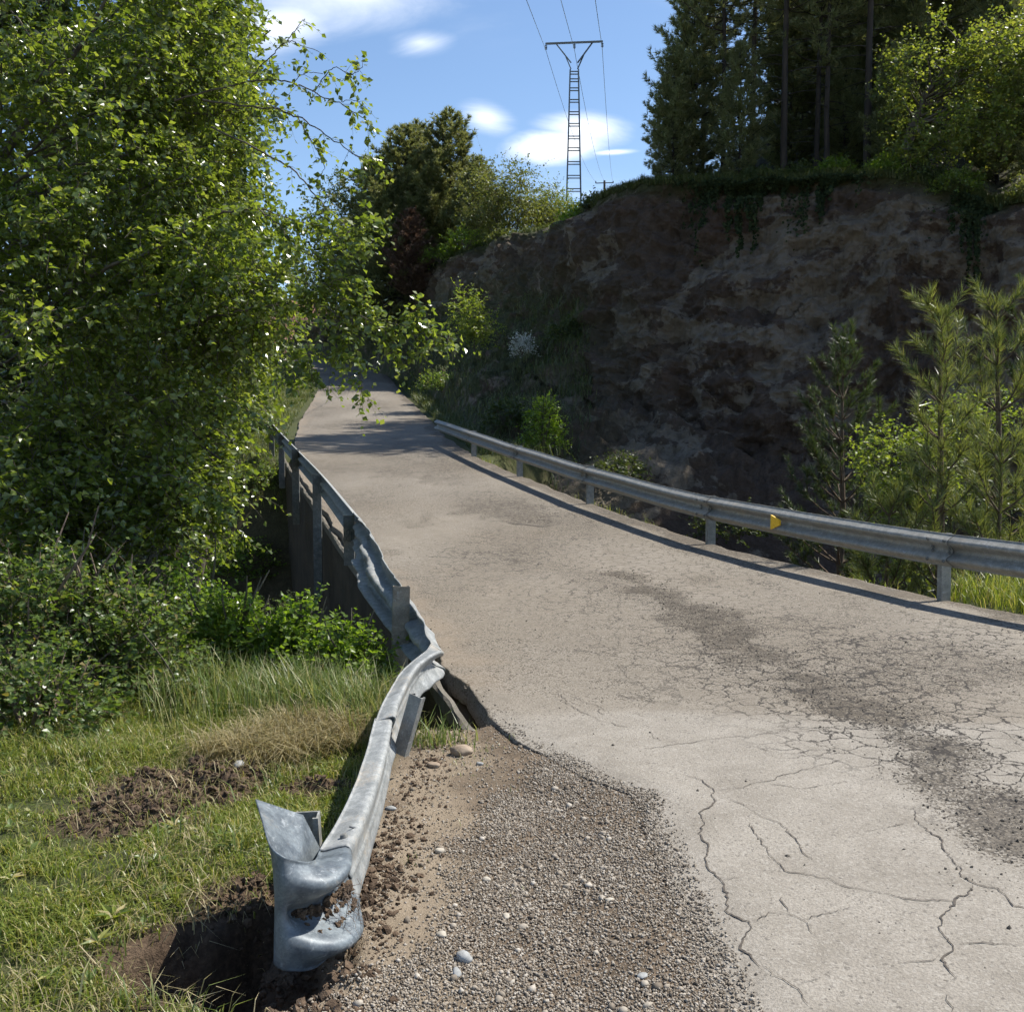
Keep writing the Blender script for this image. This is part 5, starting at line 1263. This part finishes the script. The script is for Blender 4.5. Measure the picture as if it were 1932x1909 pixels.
# ---- grass
def blades_into(rg, mb, base, h, w, lean, curl=.5, dirbias=None):
    n = len(base); a = rg.uniform(0, 6.28, n)
    d = np.c_[np.cos(a), np.sin(a), np.zeros(n)]
    if dirbias is not None: d = nrm(d + np.asarray(dirbias))
    h = np.broadcast_to(h, (n,)) ; lean = np.broadcast_to(lean, (n,)) * rg.uniform(.3, 1.3, n)
    s = np.c_[-d[:, 1], d[:, 0], np.zeros(n)] * (np.broadcast_to(w, (n,)) * .5)[:, None]
    up = np.array([0, 0, 1.0])
    m1 = base + up * (h * .55)[:, None] + d * (h * lean * .35)[:, None]
    tp = base + up * (h * (1 - curl * lean * .5).clip(.15))[:, None] + d * (h * lean * 1.0)[:, None]
    V = np.stack([base - s, base + s, m1 - s * .8, m1 + s * .8, tp], 1).reshape(-1, 3)
    i = np.arange(n)[:, None] * 5
    F = np.concatenate([i + [0, 1, 3], i + [0, 3, 2], i + [2, 3, 4]], 1).reshape(-1, 3)
    mb.add(V, F)
def seed_region(rg, n, x0, x1, y0, y1, keep):
    x = rg.uniform(x0, x1, n); y = rg.uniform(y0, y1, n); k = keep(x, y) > rg.random(n)
    return x[k], y[k]
rg = np.random.default_rng(500)
def lawn_keep(x, y):
    clump = sstep(-.30, .28, fbm(p3(x * 4.5, y * 4.5), 4, 401, .65))
    pit = np.sqrt(((x - PIT[0]) / .40) ** 2 + ((y - PIT[1]) / .27) ** 2)
    yn = np.interp(x, YN_X, YN_Y)
    vis = (x / y * 1900 + 966 > -60)
    return vis * (.10 + .90 * clump) * (1 - .93 * bare(x, y)) * (1 - right_of_rail(x, y)) * sstep(.9, 1.2, pit) * (y < yn + .15) * (x < rail_x(y) - .05)
x, y = seed_region(rg, 230000, -3.6, -.4, 2.3, 6.9, lawn_keep)
n = len(x); hgt = .020 + .055 * np.clip(fbm(p3(x * 3.0, y * 3.0), 4, 402, .65) + .30, 0, 1.3) + .05 * rg.random(n) ** 3
hgt = hgt * (1 + .5 * sstep(4.6, 5.6, y))
mb = MB(); blades_into(rg, mb, np.c_[x, y, ground_z(x, y) - .005], hgt, rg.uniform(.003, .0065, n), rg.uniform(.3, 1.6, n), .7)
# broad leaved rosettes among the grass
for px, py, L in ((185, 1785, .075), (215, 1740, .08), (20, 1665, .06), (330, 1565, .06), (95, 1850, .05)):
    g = G(px, py); k = 9; a = np.linspace(0, 6.28, k, endpoint=False) + rg.uniform(0, 1)
    ax = np.c_[np.cos(a), np.sin(a), rg.uniform(.15, .7, k)]
    leaves_into(mb, np.repeat(g[None] + [0, 0, .015], k, 0), ax, np.tile([0, 0, 1.0], (k, 1)) + rg.normal(0, .2, (k, 3)), L * rg.uniform(.6, 1.1, k), LEAF5_V, LEAF5_F, .38)
obj('lawn_grass', mb.mesh('grass'), M['grass'], None, 'short green grass covering the verge beside the fallen rail', 'grass', kind='stuff')
# tall grass along the gully edge
def tall_keep(x, y):
    yn = np.interp(x, YN_X, YN_Y)
    return np.exp(-((y - (yn - .35)) / .35) ** 2) * (.35 + .65 * sstep(-.3, .3, fbm(p3(x * 2.2, y * 2.2), 3, 411))) * (x < rail_x(y) - .12) * (1 - .7 * bare(x, y)) * (.12 + .88 * sstep(-2.3, -1.9, x))
x, y = seed_region(rg, 26000, -3.4, -.62, 5.0, 6.9, tall_keep); n = len(x)
mb = MB(); blades_into(rg, mb, np.c_[x, y, ground_z(x, y) - .01], rg.uniform(.16, .42, n), rg.uniform(.004, .0075, n), rg.uniform(.3, 1.0, n), .6)
x, y = seed_region(rg, 9000, -3.4, -.75, 2.35, 5.6, lambda a, b: lawn_keep(a, b) * sstep(.05, .45, fbm(p3(a * 2.8, b * 2.8), 3, 442))); n = len(x)
blades_into(rg, mb, np.c_[x, y, ground_z(x, y) - .01], rg.uniform(.07, .17, n), rg.uniform(.004, .008, n), rg.uniform(.4, 1.3, n), .7)
for k in range(170):                                   # clover and plantain leaves between the blades
    wx, wy = rg.uniform(-3.0, -.85), rg.uniform(2.4, 5.4)
    if lawn_keep(np.array([wx]), np.array([wy]))[0] < .2: continue
    c_ = int(rg.integers(4, 9)); a_ = rg.uniform(0, 6.28, c_)
    leaves_into(mb, np.tile([wx, wy, float(ground_z(wx, wy)) + .02], (c_, 1)) + rg.normal(0, .008, (c_, 3)), np.c_[np.cos(a_), np.sin(a_), rg.uniform(.2, .8, c_)], np.tile([0, 0, 1.0], (c_, 1)) + rg.normal(0, .25, (c_, 3)), rg.uniform(.018, .05, c_), LEAF5_V, LEAF5_F, .6)
obj('tall_grass', mb.mesh('grass'), M['grass_long'], None, 'tall green grass along the edge of the gully', 'grass', kind='stuff')
# straw coloured tussock by the rail
def dry_keep(x, y):
    c1, c2 = G(590, 1390), G(480, 1420)
    d = np.minimum(np.hypot((x - c1[0]) / .30, (y - c1[1]) / .26), np.hypot((x - c2[0]) / .32, (y - c2[1]) / .16))
    return sstep(1.25, .5, d) * (x < rail_x(y) - .08)
x, y = seed_region(rg, 30000, -1.9, -.5, 4.4, 6.2, dry_keep); n = len(x)
mb = MB(); blades_into(rg, mb, np.c_[x, y, ground_z(x, y) - .01], rg.uniform(.12, .28, n), rg.uniform(.003, .006, n), rg.uniform(.7, 1.6, n), .8, (.1, -.35, 0))
x, y = seed_region(rg, 26000, -3.2, -.7, 2.4, 5.6, lambda a, b: .28 * sstep(.2, .8, bare(a, b)) + .30 * sstep(.0, .35, fbm(p3(a * 2.4, b * 2.4), 3, 441)) * (a < rail_x(b) - .1)); n = len(x)
blades_into(rg, mb, np.c_[x, y, ground_z(x, y) - .0], rg.uniform(.04, .13, n), rg.uniform(.002, .004, n), rg.uniform(.9, 2.2, n), .9)
obj('dry_grass', mb.mesh('grass'), M['grass_dry'], None, 'straw coloured dry grass flopping over beside the fallen rail', 'grass', kind='stuff')
# grass by the hole in the shoulder, along the right rail, on the far verges and on the cliff edge
mb = MB()
c = G(800, 1392); n = 330
b0 = np.c_[rg.normal(c[0], .15, n), rg.normal(c[1], .06, n)]; b0 = b0[(b0[:, 1] < 5.75) & (b0[:, 0] < -.16)]; n = len(b0)
blades_into(rg, mb, np.c_[b0, ground_z(b0[:, 0], b0[:, 1]) - .01], rg.uniform(.04, .26, n) * rg.uniform(.4, 1, n), rg.uniform(.004, .008, n), rg.uniform(.2, 1.0, n), .5)
n = 900; x = rg.uniform(-.62, .1, n); y = rg.uniform(3.4, 5.7, n); k = (fbm(p3(x * 5, y * 5), 3, 421) > .25) & (x > rail_x(y) + .1); x, y = x[k], y[k]; n = len(x)
blades_into(rg, mb, np.c_[x, y, ground_z(x, y) - .005], rg.uniform(.015, .06, n), .004, rg.uniform(.4, 1.4, n), .6)
obj('verge_grass', mb.mesh('grass'), M['grass_long'], None, 'sparse grass blades around the hole at the broken shoulder', 'grass', kind='stuff')
def right_keep(x, y): return sstep(.10, .5, x - Rx(y)) * (y < np.interp(x, YN_X, YN_Y) + .6) * sstep(4.5, 2.0, x - Rx(y))
x, y = seed_region(rg, 30000, 3.6, 9, 6.5, 12, right_keep); n = len(x)
mb = MB(); blades_into(rg, mb, np.c_[x, y, ground_z(x, y) - .01], rg.uniform(.12, .40, n), rg.uniform(.006, .010, n), rg.uniform(.3, 1.0, n), .6)
n = 700; y = rg.uniform(9.7, 25, n); x = Rx(y) + rg.normal(.20, .05, n); k = fbm(p3(x * .9, y * .9), 3, 422) > .12; x, y = x[k], y[k]; n = len(x)
blades_into(rg, mb, np.c_[x, y, zr(y) - .06], rg.uniform(.05, .2, n), .006, rg.uniform(.4, 1.2, n), .6)
obj('roadside_grass', mb.mesh('grass'), M['grass'], None, 'bright green grass behind the straight guard rail at the frame edge', 'grass', kind='stuff')
mb = MB()
y = rg.uniform(23.5, 72, 42000); x = Lx(y) - .25 - np.abs(rg.normal(0, 2.4, len(y)))
k = (fbm(p3(x * .9, y * .9), 3, 423) + .55 > rg.random(len(x)) * .9) & (ground_z(x, y) > zr(y) - 1.2) & ((Lx(y) - x) > .9 * sstep(60, 25, y) * rg.random(len(y))); x, y = x[k], y[k]; n = len(x)
blades_into(rg, mb, np.c_[x, y, ground_z(x, y) - .01], rg.uniform(.06, .30, n), .02, rg.uniform(.3, 1.1, n), .6)
obj('verge_grass', mb.mesh('grass'), M['grass_far'], None, 'sunlit green verge grass beyond the far end of the buckled rail', 'grass', kind='stuff')
mb = MB()
y = rg.uniform(25.5, 70, 26000); x = Rx(y) + .35 + np.abs(rg.normal(0, .8, len(y)))
k = fbm(p3(x * .9, y * .9), 3, 424) + .4 > rg.random(len(x)) * .9; x, y = x[k], y[k]; n = len(x)
blades_into(rg, mb, np.c_[x, y, zr(y) - .05], rg.uniform(.08, .45, n), .022, rg.uniform(.3, 1.1, n), .6)
iu = rg.integers(123, 332, 16000); jv = rg.integers(27, 150, 16000)
k = fbm(CL_A[iu, jv] * .5, 3, 425) > .0; iu, jv = iu[k], jv[k]; p_ = CL_A[iu, jv] + rg.normal(0, .1, (len(iu), 3)) * [1, 1, .0]
blades_into(rg, mb, p_ - [0, 0, .03], rg.uniform(.12, .45, len(iu)), .022, rg.uniform(.4, 1.2, len(iu)), .6)
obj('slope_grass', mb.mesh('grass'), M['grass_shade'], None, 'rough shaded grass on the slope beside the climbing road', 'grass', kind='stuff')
mb = MB()
iu = rg.integers(135, NUc - 4, 26000); d = rg.exponential(.6, len(iu)) - .12; f = rg.random((len(iu), 1))
p_ = TOPL[iu] * (1 - f) + TOPL[iu + 1] * f
p_ = p_ + np.c_[d * (.22 + .25 * uu_[iu]), d * (.97 - .1 * uu_[iu]), hill_rise(uu_[iu], np.maximum(d, 0)) - .04]
blades_into(rg, mb, p_, rg.uniform(.10, .42, len(iu)) , .022, rg.uniform(.4, 1.5, len(iu)), .9, (0, -.25, 0))
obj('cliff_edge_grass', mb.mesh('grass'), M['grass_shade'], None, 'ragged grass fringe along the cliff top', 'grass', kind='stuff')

# ---- gravel, grit, clods and stones
ICO_V = []
ph = (1 + 5 ** .5) / 2
for a, b_ in ((-1, ph), (1, ph), (-1, -ph), (1, -ph)): ICO_V += [(a, b_, 0), (0, a, b_), (b_, 0, a)]
ICO_V = nrm(np.array(ICO_V, float))
_dd = np.linalg.norm(ICO_V[:, None] - ICO_V[None], axis=-1); _e = (_dd < 1.2) & (_dd > .1)
ICO_F = np.array([(i, j, k) if np.cross(ICO_V[j] - ICO_V[i], ICO_V[k] - ICO_V[i]) @ (ICO_V[i] + ICO_V[j] + ICO_V[k]) > 0 else (i, k, j)
                  for i in range(12) for j in range(i + 1, 12) for k in range(j + 1, 12) if _e[i, j] and _e[j, k] and _e[i, k]])
def pebbles_into(rg, mb, pos, r, flat=.65, jag=.16, tv=ICO_V, tf=ICO_F):
    n = len(pos); r = np.broadcast_to(r, (n,)); k = len(tv)
    V = tv[None] * (1 + rg.normal(0, jag, (n, k, 1)))
    V = V * np.stack([rg.uniform(.75, 1.35, n), rg.uniform(.7, 1.1, n), rg.uniform(flat - .15, flat + .2, n)], -1)[:, None]
    a = rg.uniform(0, 6.28, n); ca, sa = np.cos(a)[:, None], np.sin(a)[:, None]; tl = rg.normal(0, .35, n)[:, None]
    V = np.stack([V[..., 0], V[..., 1] - V[..., 2] * tl, V[..., 2] + V[..., 1] * tl], -1)
    V = np.stack([V[..., 0] * ca - V[..., 1] * sa, V[..., 0] * sa + V[..., 1] * ca, V[..., 2]], -1)
    V = V * r[:, None, None] + pos[:, None]
    mb.add(V.reshape(-1, 3), (np.arange(n)[:, None, None] * k + tf[None]).reshape(-1, 3))
def gravel_keep(x, y):
    xb = np.interp(y, [2.3, 2.85, 3.2, 3.8, 4.5, 5.5], [-.90, -.66, -.34, -.20, -.15, -.08]) + fbm(p3(x * 3, y * 3), 4, 431) * .22
    m = sstep(-.10, .12, x - xb) * sstep(5.2, 4.6, y + .4 * fbm(p3(x * 4, y * 4), 3, 433)) * (.45 + .55 * sstep(-.35, .15, fbm(p3(x * 5, y * 5), 3, 432))) + .07
    return np.clip(m, 0, 1) * (x > rail_x(y) + .03) * (rg.random(x.shape) > sstep(-.02, .16, x - Lx(y))) * (y < 5.75)
OCT_V = np.array([(1, 0, 0), (-1, 0, 0), (0, 1, 0), (0, -1, 0), (0, 0, 1), (0, 0, -1.)]); OCT_F = np.array([(0, 2, 4), (2, 1, 4), (1, 3, 4), (3, 0, 4), (2, 0, 5), (1, 2, 5), (3, 1, 5), (0, 3, 5)])
x, y = seed_region(rg, 165000, -.95, .8, 2.35, 5.8, gravel_keep); n = len(x)
rr = .0032 + .0042 * rg.random(n) ** 2.5
mb = MB(); pebbles_into(rg, mb, np.c_[x, y, np.where(x > Lx(y) - .01, road_z(x, y), ground_z(x, y)) + rr * .1 + rg.uniform(-.002, .005, n)], rr, .75, .22, OCT_V, OCT_F)
x, y = seed_region(rg, 1300, -.95, .75, 2.35, 5.8, gravel_keep); n = len(x); rr = .006 + .010 * rg.random(n) ** 2
pebbles_into(rg, mb, np.c_[x, y, ground_z(x, y) + rr * .3], rr)
obj('gravel', mb.mesh('gravel', True), M['gravel'], None, 'loose pea gravel filling the shoulder beside the asphalt', 'gravel', kind='stuff')
# grit on the road
n = 60000; yy = 2.4 + rg.random(n) ** 1.6 * 11; xx = Lx(yy) + (Rx(yy) - Lx(yy)) * rg.random(n)
bd = np.full(n, 9.0)
for (ax_, ay_), (bx_, by_) in zip(BP_[:-1], BP_[1:]):
    tt_ = np.clip(((xx - ax_) * (bx_ - ax_) + (yy - ay_) * (by_ - ay_)) / ((bx_ - ax_) ** 2 + (by_ - ay_) ** 2), 0, 1)
    bd = np.minimum(bd, np.hypot(xx - ax_ - tt_ * (bx_ - ax_), yy - ay_ - tt_ * (by_ - ay_)))
wgt = .75 * sstep(.55, .05, bd + fbm(p3(xx * 2.6, yy * 2.6), 4, 80, .6) * .42) + gmask(xx, yy, ((1700, 1260, 1.2, .8, 0, .16), (1400, 1240, .6, .6, 0, .14), (960, 960, 1.0, 1.7, .4, .35))) + .012 + .25 * sstep(.22, 0, xx - Lx(yy))
k = wgt > rg.random(n); xx, yy = xx[k], yy[k]; n = len(xx); rr = .0026 + .0062 * rg.random(n) ** 3
mb = MB(); pebbles_into(rg, mb, np.c_[xx, yy, road_z(xx, yy) + rr * .35], rr, .75, .25, OCT_V, OCT_F)
obj('road_grit', mb.mesh('grit'), M['grit'], None, 'dark loose grit scattered over the worn asphalt', 'grit', kind='stuff')
# earth clods
mb = MB()
for x0, y0, rx, ry, a in SOIL:
    n = int(1500 * rx * ry / .06 * (.4 if a < .03 else 1)); xx = rg.normal(x0, rx * .5, n); yy = rg.normal(y0, ry * .5, n)
    rr = .0035 + .014 * rg.random(n) ** 5; pebbles_into(rg, mb, np.c_[xx, yy, ground_z(xx, yy) + rr * .25], rr, .75, .34)
n = 1600; yy = rg.uniform(3.0, 5.7, n); xx = rail_x(yy) + .10 + np.abs(rg.normal(0, .11, n)); rr = .002 + .010 * rg.random(n) ** 5
pebbles_into(rg, mb, np.c_[xx, yy, ground_z(xx, yy) + rr * .35], rr, .8, .26)
th = rg.uniform(0, 6.28, 500); q_ = rg.uniform(.0, .13, 500)
xx, yy = -.74 + np.cos(th) * q_ * .8, 3.22 + np.sin(th) * q_ * 1.3; rr = rg.uniform(.004, .014, 500)
pebbles_into(rg, mb, np.c_[xx, yy, ground_z(xx, yy) + rr * .3], rr, .8, .26)
ks = rg.integers(12, 40, 420); hs = rg.integers(-3, 2, 420); base_ = TERM[ks, 11 + hs]
outn = nrm(TERM[ks, 6] + TERM[ks, 16] - 2 * TERM[ks, 11]); rr = .003 + .011 * rg.random(420) ** 3
pebbles_into(rg, mb, base_ + outn * rg.uniform(.0, .022, (420, 1)) - np.array([0, 0, .01]), rr, .8, .3)
obj('soil_clods', mb.mesh('clods'), M['clod'], None, 'crumbled dark brown earth clods around the fallen rail', 'soil', kind='stuff')
# roots and straw hanging from the terminal
mb = MB()
for k in range(20):
    a = np.array(P(rg.uniform(648, 672), rg.uniform(1668, 1700), rg.uniform(3.12, 3.25))); L = rg.uniform(.05, .2)
    W = a + np.cumsum(np.r_[[[0, 0, 0]], rg.normal(0, .016, (6, 3)) + np.array([.006, -.004, -L / 6])], 0); mb.tube(W, np.linspace(.0011, .0005, 7), 3)
for k in range(3):
    a = np.array(P(rg.uniform(600, 640), rg.uniform(1660, 1690), 3.2)); e = np.array(P(rg.uniform(650, 680), rg.uniform(1660, 1690), 3.17)); m_ = (a + e) / 2 + rg.normal(0, .012, 3)
    mb.tube(catmull(np.array([a, m_, e]), 5), .0013, 3)
obj('root_tangle', mb.mesh('root_tangle'), M['twig_dry'], None, 'tangle of dry roots caught on the curled rail end', 'roots', kind='stuff')
def stone(label, px, py, r, m, seed, squash=.65):
    rg = np.random.default_rng(seed); bmx = MB()
    V, F = ICO_V, ICO_F
    for _ in range(2):
        mids = {}; VV = list(V); FF = []
        def md(i, j):
            k = (min(i, j), max(i, j))
            if k not in mids: mids[k] = len(VV); VV.append(nrm((VV[i] + VV[j])[None])[0])
            return mids[k]
        for i, j, k in F:
            a, b_, c = md(i, j), md(j, k), md(k, i); FF += [(i, a, c), (a, j, b_), (c, b_, k), (a, b_, c)]
        V, F = np.array(VV), np.array(FF)
    V = V * (1 + .30 * fbm(V * 1.5 + seed, 3, seed))[:, None] * np.array([rg.uniform(1.05, 1.5), rg.uniform(.75, 1.0), squash * rg.uniform(.75, 1.1)]) * r
    g = G(px, py); g[2] = float(ground_z(g[0], g[1])) if g[0] < Lx(g[1]) else float(road_z(g[0], g[1]))
    o = obj('stone', mesh_np('stone', V, F, True), m, None, label, 'stone'); o.location = (g[0], g[1], g[2] + r * squash * .55); o.rotation_euler = (0, 0, rg.uniform(0, 6.28))
for k, (px, py, r, m, lb) in enumerate(((875, 1797, .028, 'stone_grey', 'largest grey pebble on the gravel, low in the middle'), (862, 1824, .017, 'stone_grey', 'small flat grey pebble just below the largest grey one'), (829, 1592, .017, 'stone_pale', 'round pale pebble on the brown earth strip'), (833, 1748, .017, 'stone_pale', 'cream pebble above the largest grey one'),
        (955, 1713, .016, 'stone_pale', 'pale oval pebble at the edge of the gravel and asphalt side'), (918, 1642, .015, 'stone_pale', 'pale pebble halfway along the gravel strip'), (818, 1433, .026, 'stone_tan', 'tan stone lying below the hole in the shoulder'), (870, 1412, .045, 'stone_tan', 'half buried flat tan rock next to the hole in the shoulder'), (905, 1431, .016, 'stone_grey', 'dark pointed stone beside the flat tan rock'), (737, 1515, .018, 'stone_grey', 'dark stone close to the fallen rail'), (1212, 1838, .015, 'stone_grey', 'grey stone on the gravel near the asphalt edge'),
        (1150, 1690, .012, 'stone_pale', 'tiny white pebble in the gravel near the asphalt edge'), (450, 1452, .030, 'stone_grey', 'grey stone in the bare earth patch on the verge'), (392, 1478, .022, 'stone_tan', 'brown stone in the middle of the bare earth patch'))):
    stone(lb, px, py, r, M[m], 600 + k)

# ---- power line
Yp = 70.0
pyl = thing('power_pylon', 'slim steel ladder pylon with a wide crossarm above the ridge', 'pylon', P(1082, 470, Yp))
pb = P(1082, 470, Yp); z_of = lambda py: P(1082, py, Yp)[2] - pb[2]
ztop, zj = z_of(150), z_of(168); hw = lambda z: .58 - (.58 - .24) * (z / z_of(130))
for sx in (-1, 1):
    for sy in (-1, 1):
        mb = MB(); mb.tube([(sx * hw(0), sy * .2, -.5), (sx * hw(zj), sy * .12, z_of(132))], .05, 4); obj('leg', mb.mesh('leg'), M['pylon'], pyl)
zs = [z_of(v) for v in (397, 372, 346, 320, 293, 266, 240, 213, 190, 166, 142)]
for z in [z_of(v) for v in (410, 385, 359, 334, 308, 282, 260, 236, 214, 191, 169, 152, 138)]:
    mb = MB()
    for dz in (-.09, .09): mb.tube([(-hw(z), 0, z + dz), (hw(z), 0, z + dz)], .05, 4)
    obj('rung', mb.mesh('rung'), M['pylon'], pyl)
zc_ = z_of(81); s_ = Yp / 1900
mb = MB(); tilt = 4 * s_ / 2
mb.tube([(-53 * s_, 0, zc_ - tilt), (52 * s_, 0, zc_ + tilt)], .09, 4); obj('crossarm', mb.mesh('crossarm'), M['pylon'], pyl)
for sx in (-1, 1):
    mb = MB(); mb.tube([(sx * .22, 0, z_of(119)), (sx * 34 * s_, 0, zc_ + sx * tilt * .7)], .055, 4); mb.tube([(sx * .22, 0, z_of(131)), (sx * 18 * s_, 0, z_of(102))], .045, 4); obj('brace', mb.mesh('brace'), M['pylon'], pyl)
for x_, dz in ((-52 * s_, -tilt), (0, 0), (51 * s_, tilt)):
    mb = MB(); mb.tube([(x_, 0, zc_ + dz), (x_, 0, zc_ + dz - .45)], .02, 4)
    for k in range(3): mb.tube([(x_, 0, zc_ + dz - .14 - .1 * k), (x_, 0, zc_ + dz - .18 - .1 * k)], [.10, .06], 8)
    obj('insulator', mb.mesh('insulator'), M['insulator'], pyl)
Yf = 165.0; fb = P(1140, 400, Yf)
fp = thing('power_pole', 'distant wooden power pole with a short crossarm on the skyline', 'pole', fb); zf = lambda py: P(1140, py, Yf)[2] - fb[2]
mb = MB(); mb.tube([(0, 0, -6), (0, 0, zf(341))], [.26, .18], 7); obj('pole', mb.mesh('pole'), M['wood_pole'], fp)
sf = Yf / 1900; mb = MB(); mb.tube([(-16 * sf, 0, zf(346)), (16 * sf, 0, zf(345))], .10, 4); obj('crossarm', mb.mesh('crossarm'), M['wood_pole'], fp)
for x_ in (-16 * sf, 0, 16 * sf):
    mb = MB(); mb.tube([(x_, 0, zf(346)), (x_, 0, zf(342))], .10, 6); obj('insulator', mb.mesh('insulator'), M['insulator'], fp)
for k, (x_, dz, dx2, far_, lb) in enumerate(((-52 * s_, -tilt, (993, 0), (1124, 343), 'overhead cable on the left arm of the pylon'), (0, 0, (1058, 0), (1140, 341), 'overhead cable on the middle of the pylon crossarm'), (51 * s_, tilt, (1123, 0), (1156, 342), 'overhead cable on the right arm of the pylon'))):
    a = np.array([pb[0] + x_, Yp, pb[2] + zc_ + dz - .45]); near_ = P(*dx2, 44); near2 = near_ + (near_ - a) * .9; e = np.array(P(*far_, Yf))
    t_ = np.linspace(0, 1, 20)[:, None]
    W = np.concatenate([a + (near2 - a) * t_[::-1], (a + (e - a) * t_ - np.array([0, 0, 1.0]) * 4 * 1.4 * t_ * (1 - t_))[1:]])
    mb = MB(); mb.tube(W, .018, 4); obj('power_cable', mb.mesh('power_cable'), M['cable'], None, lb, 'cable')
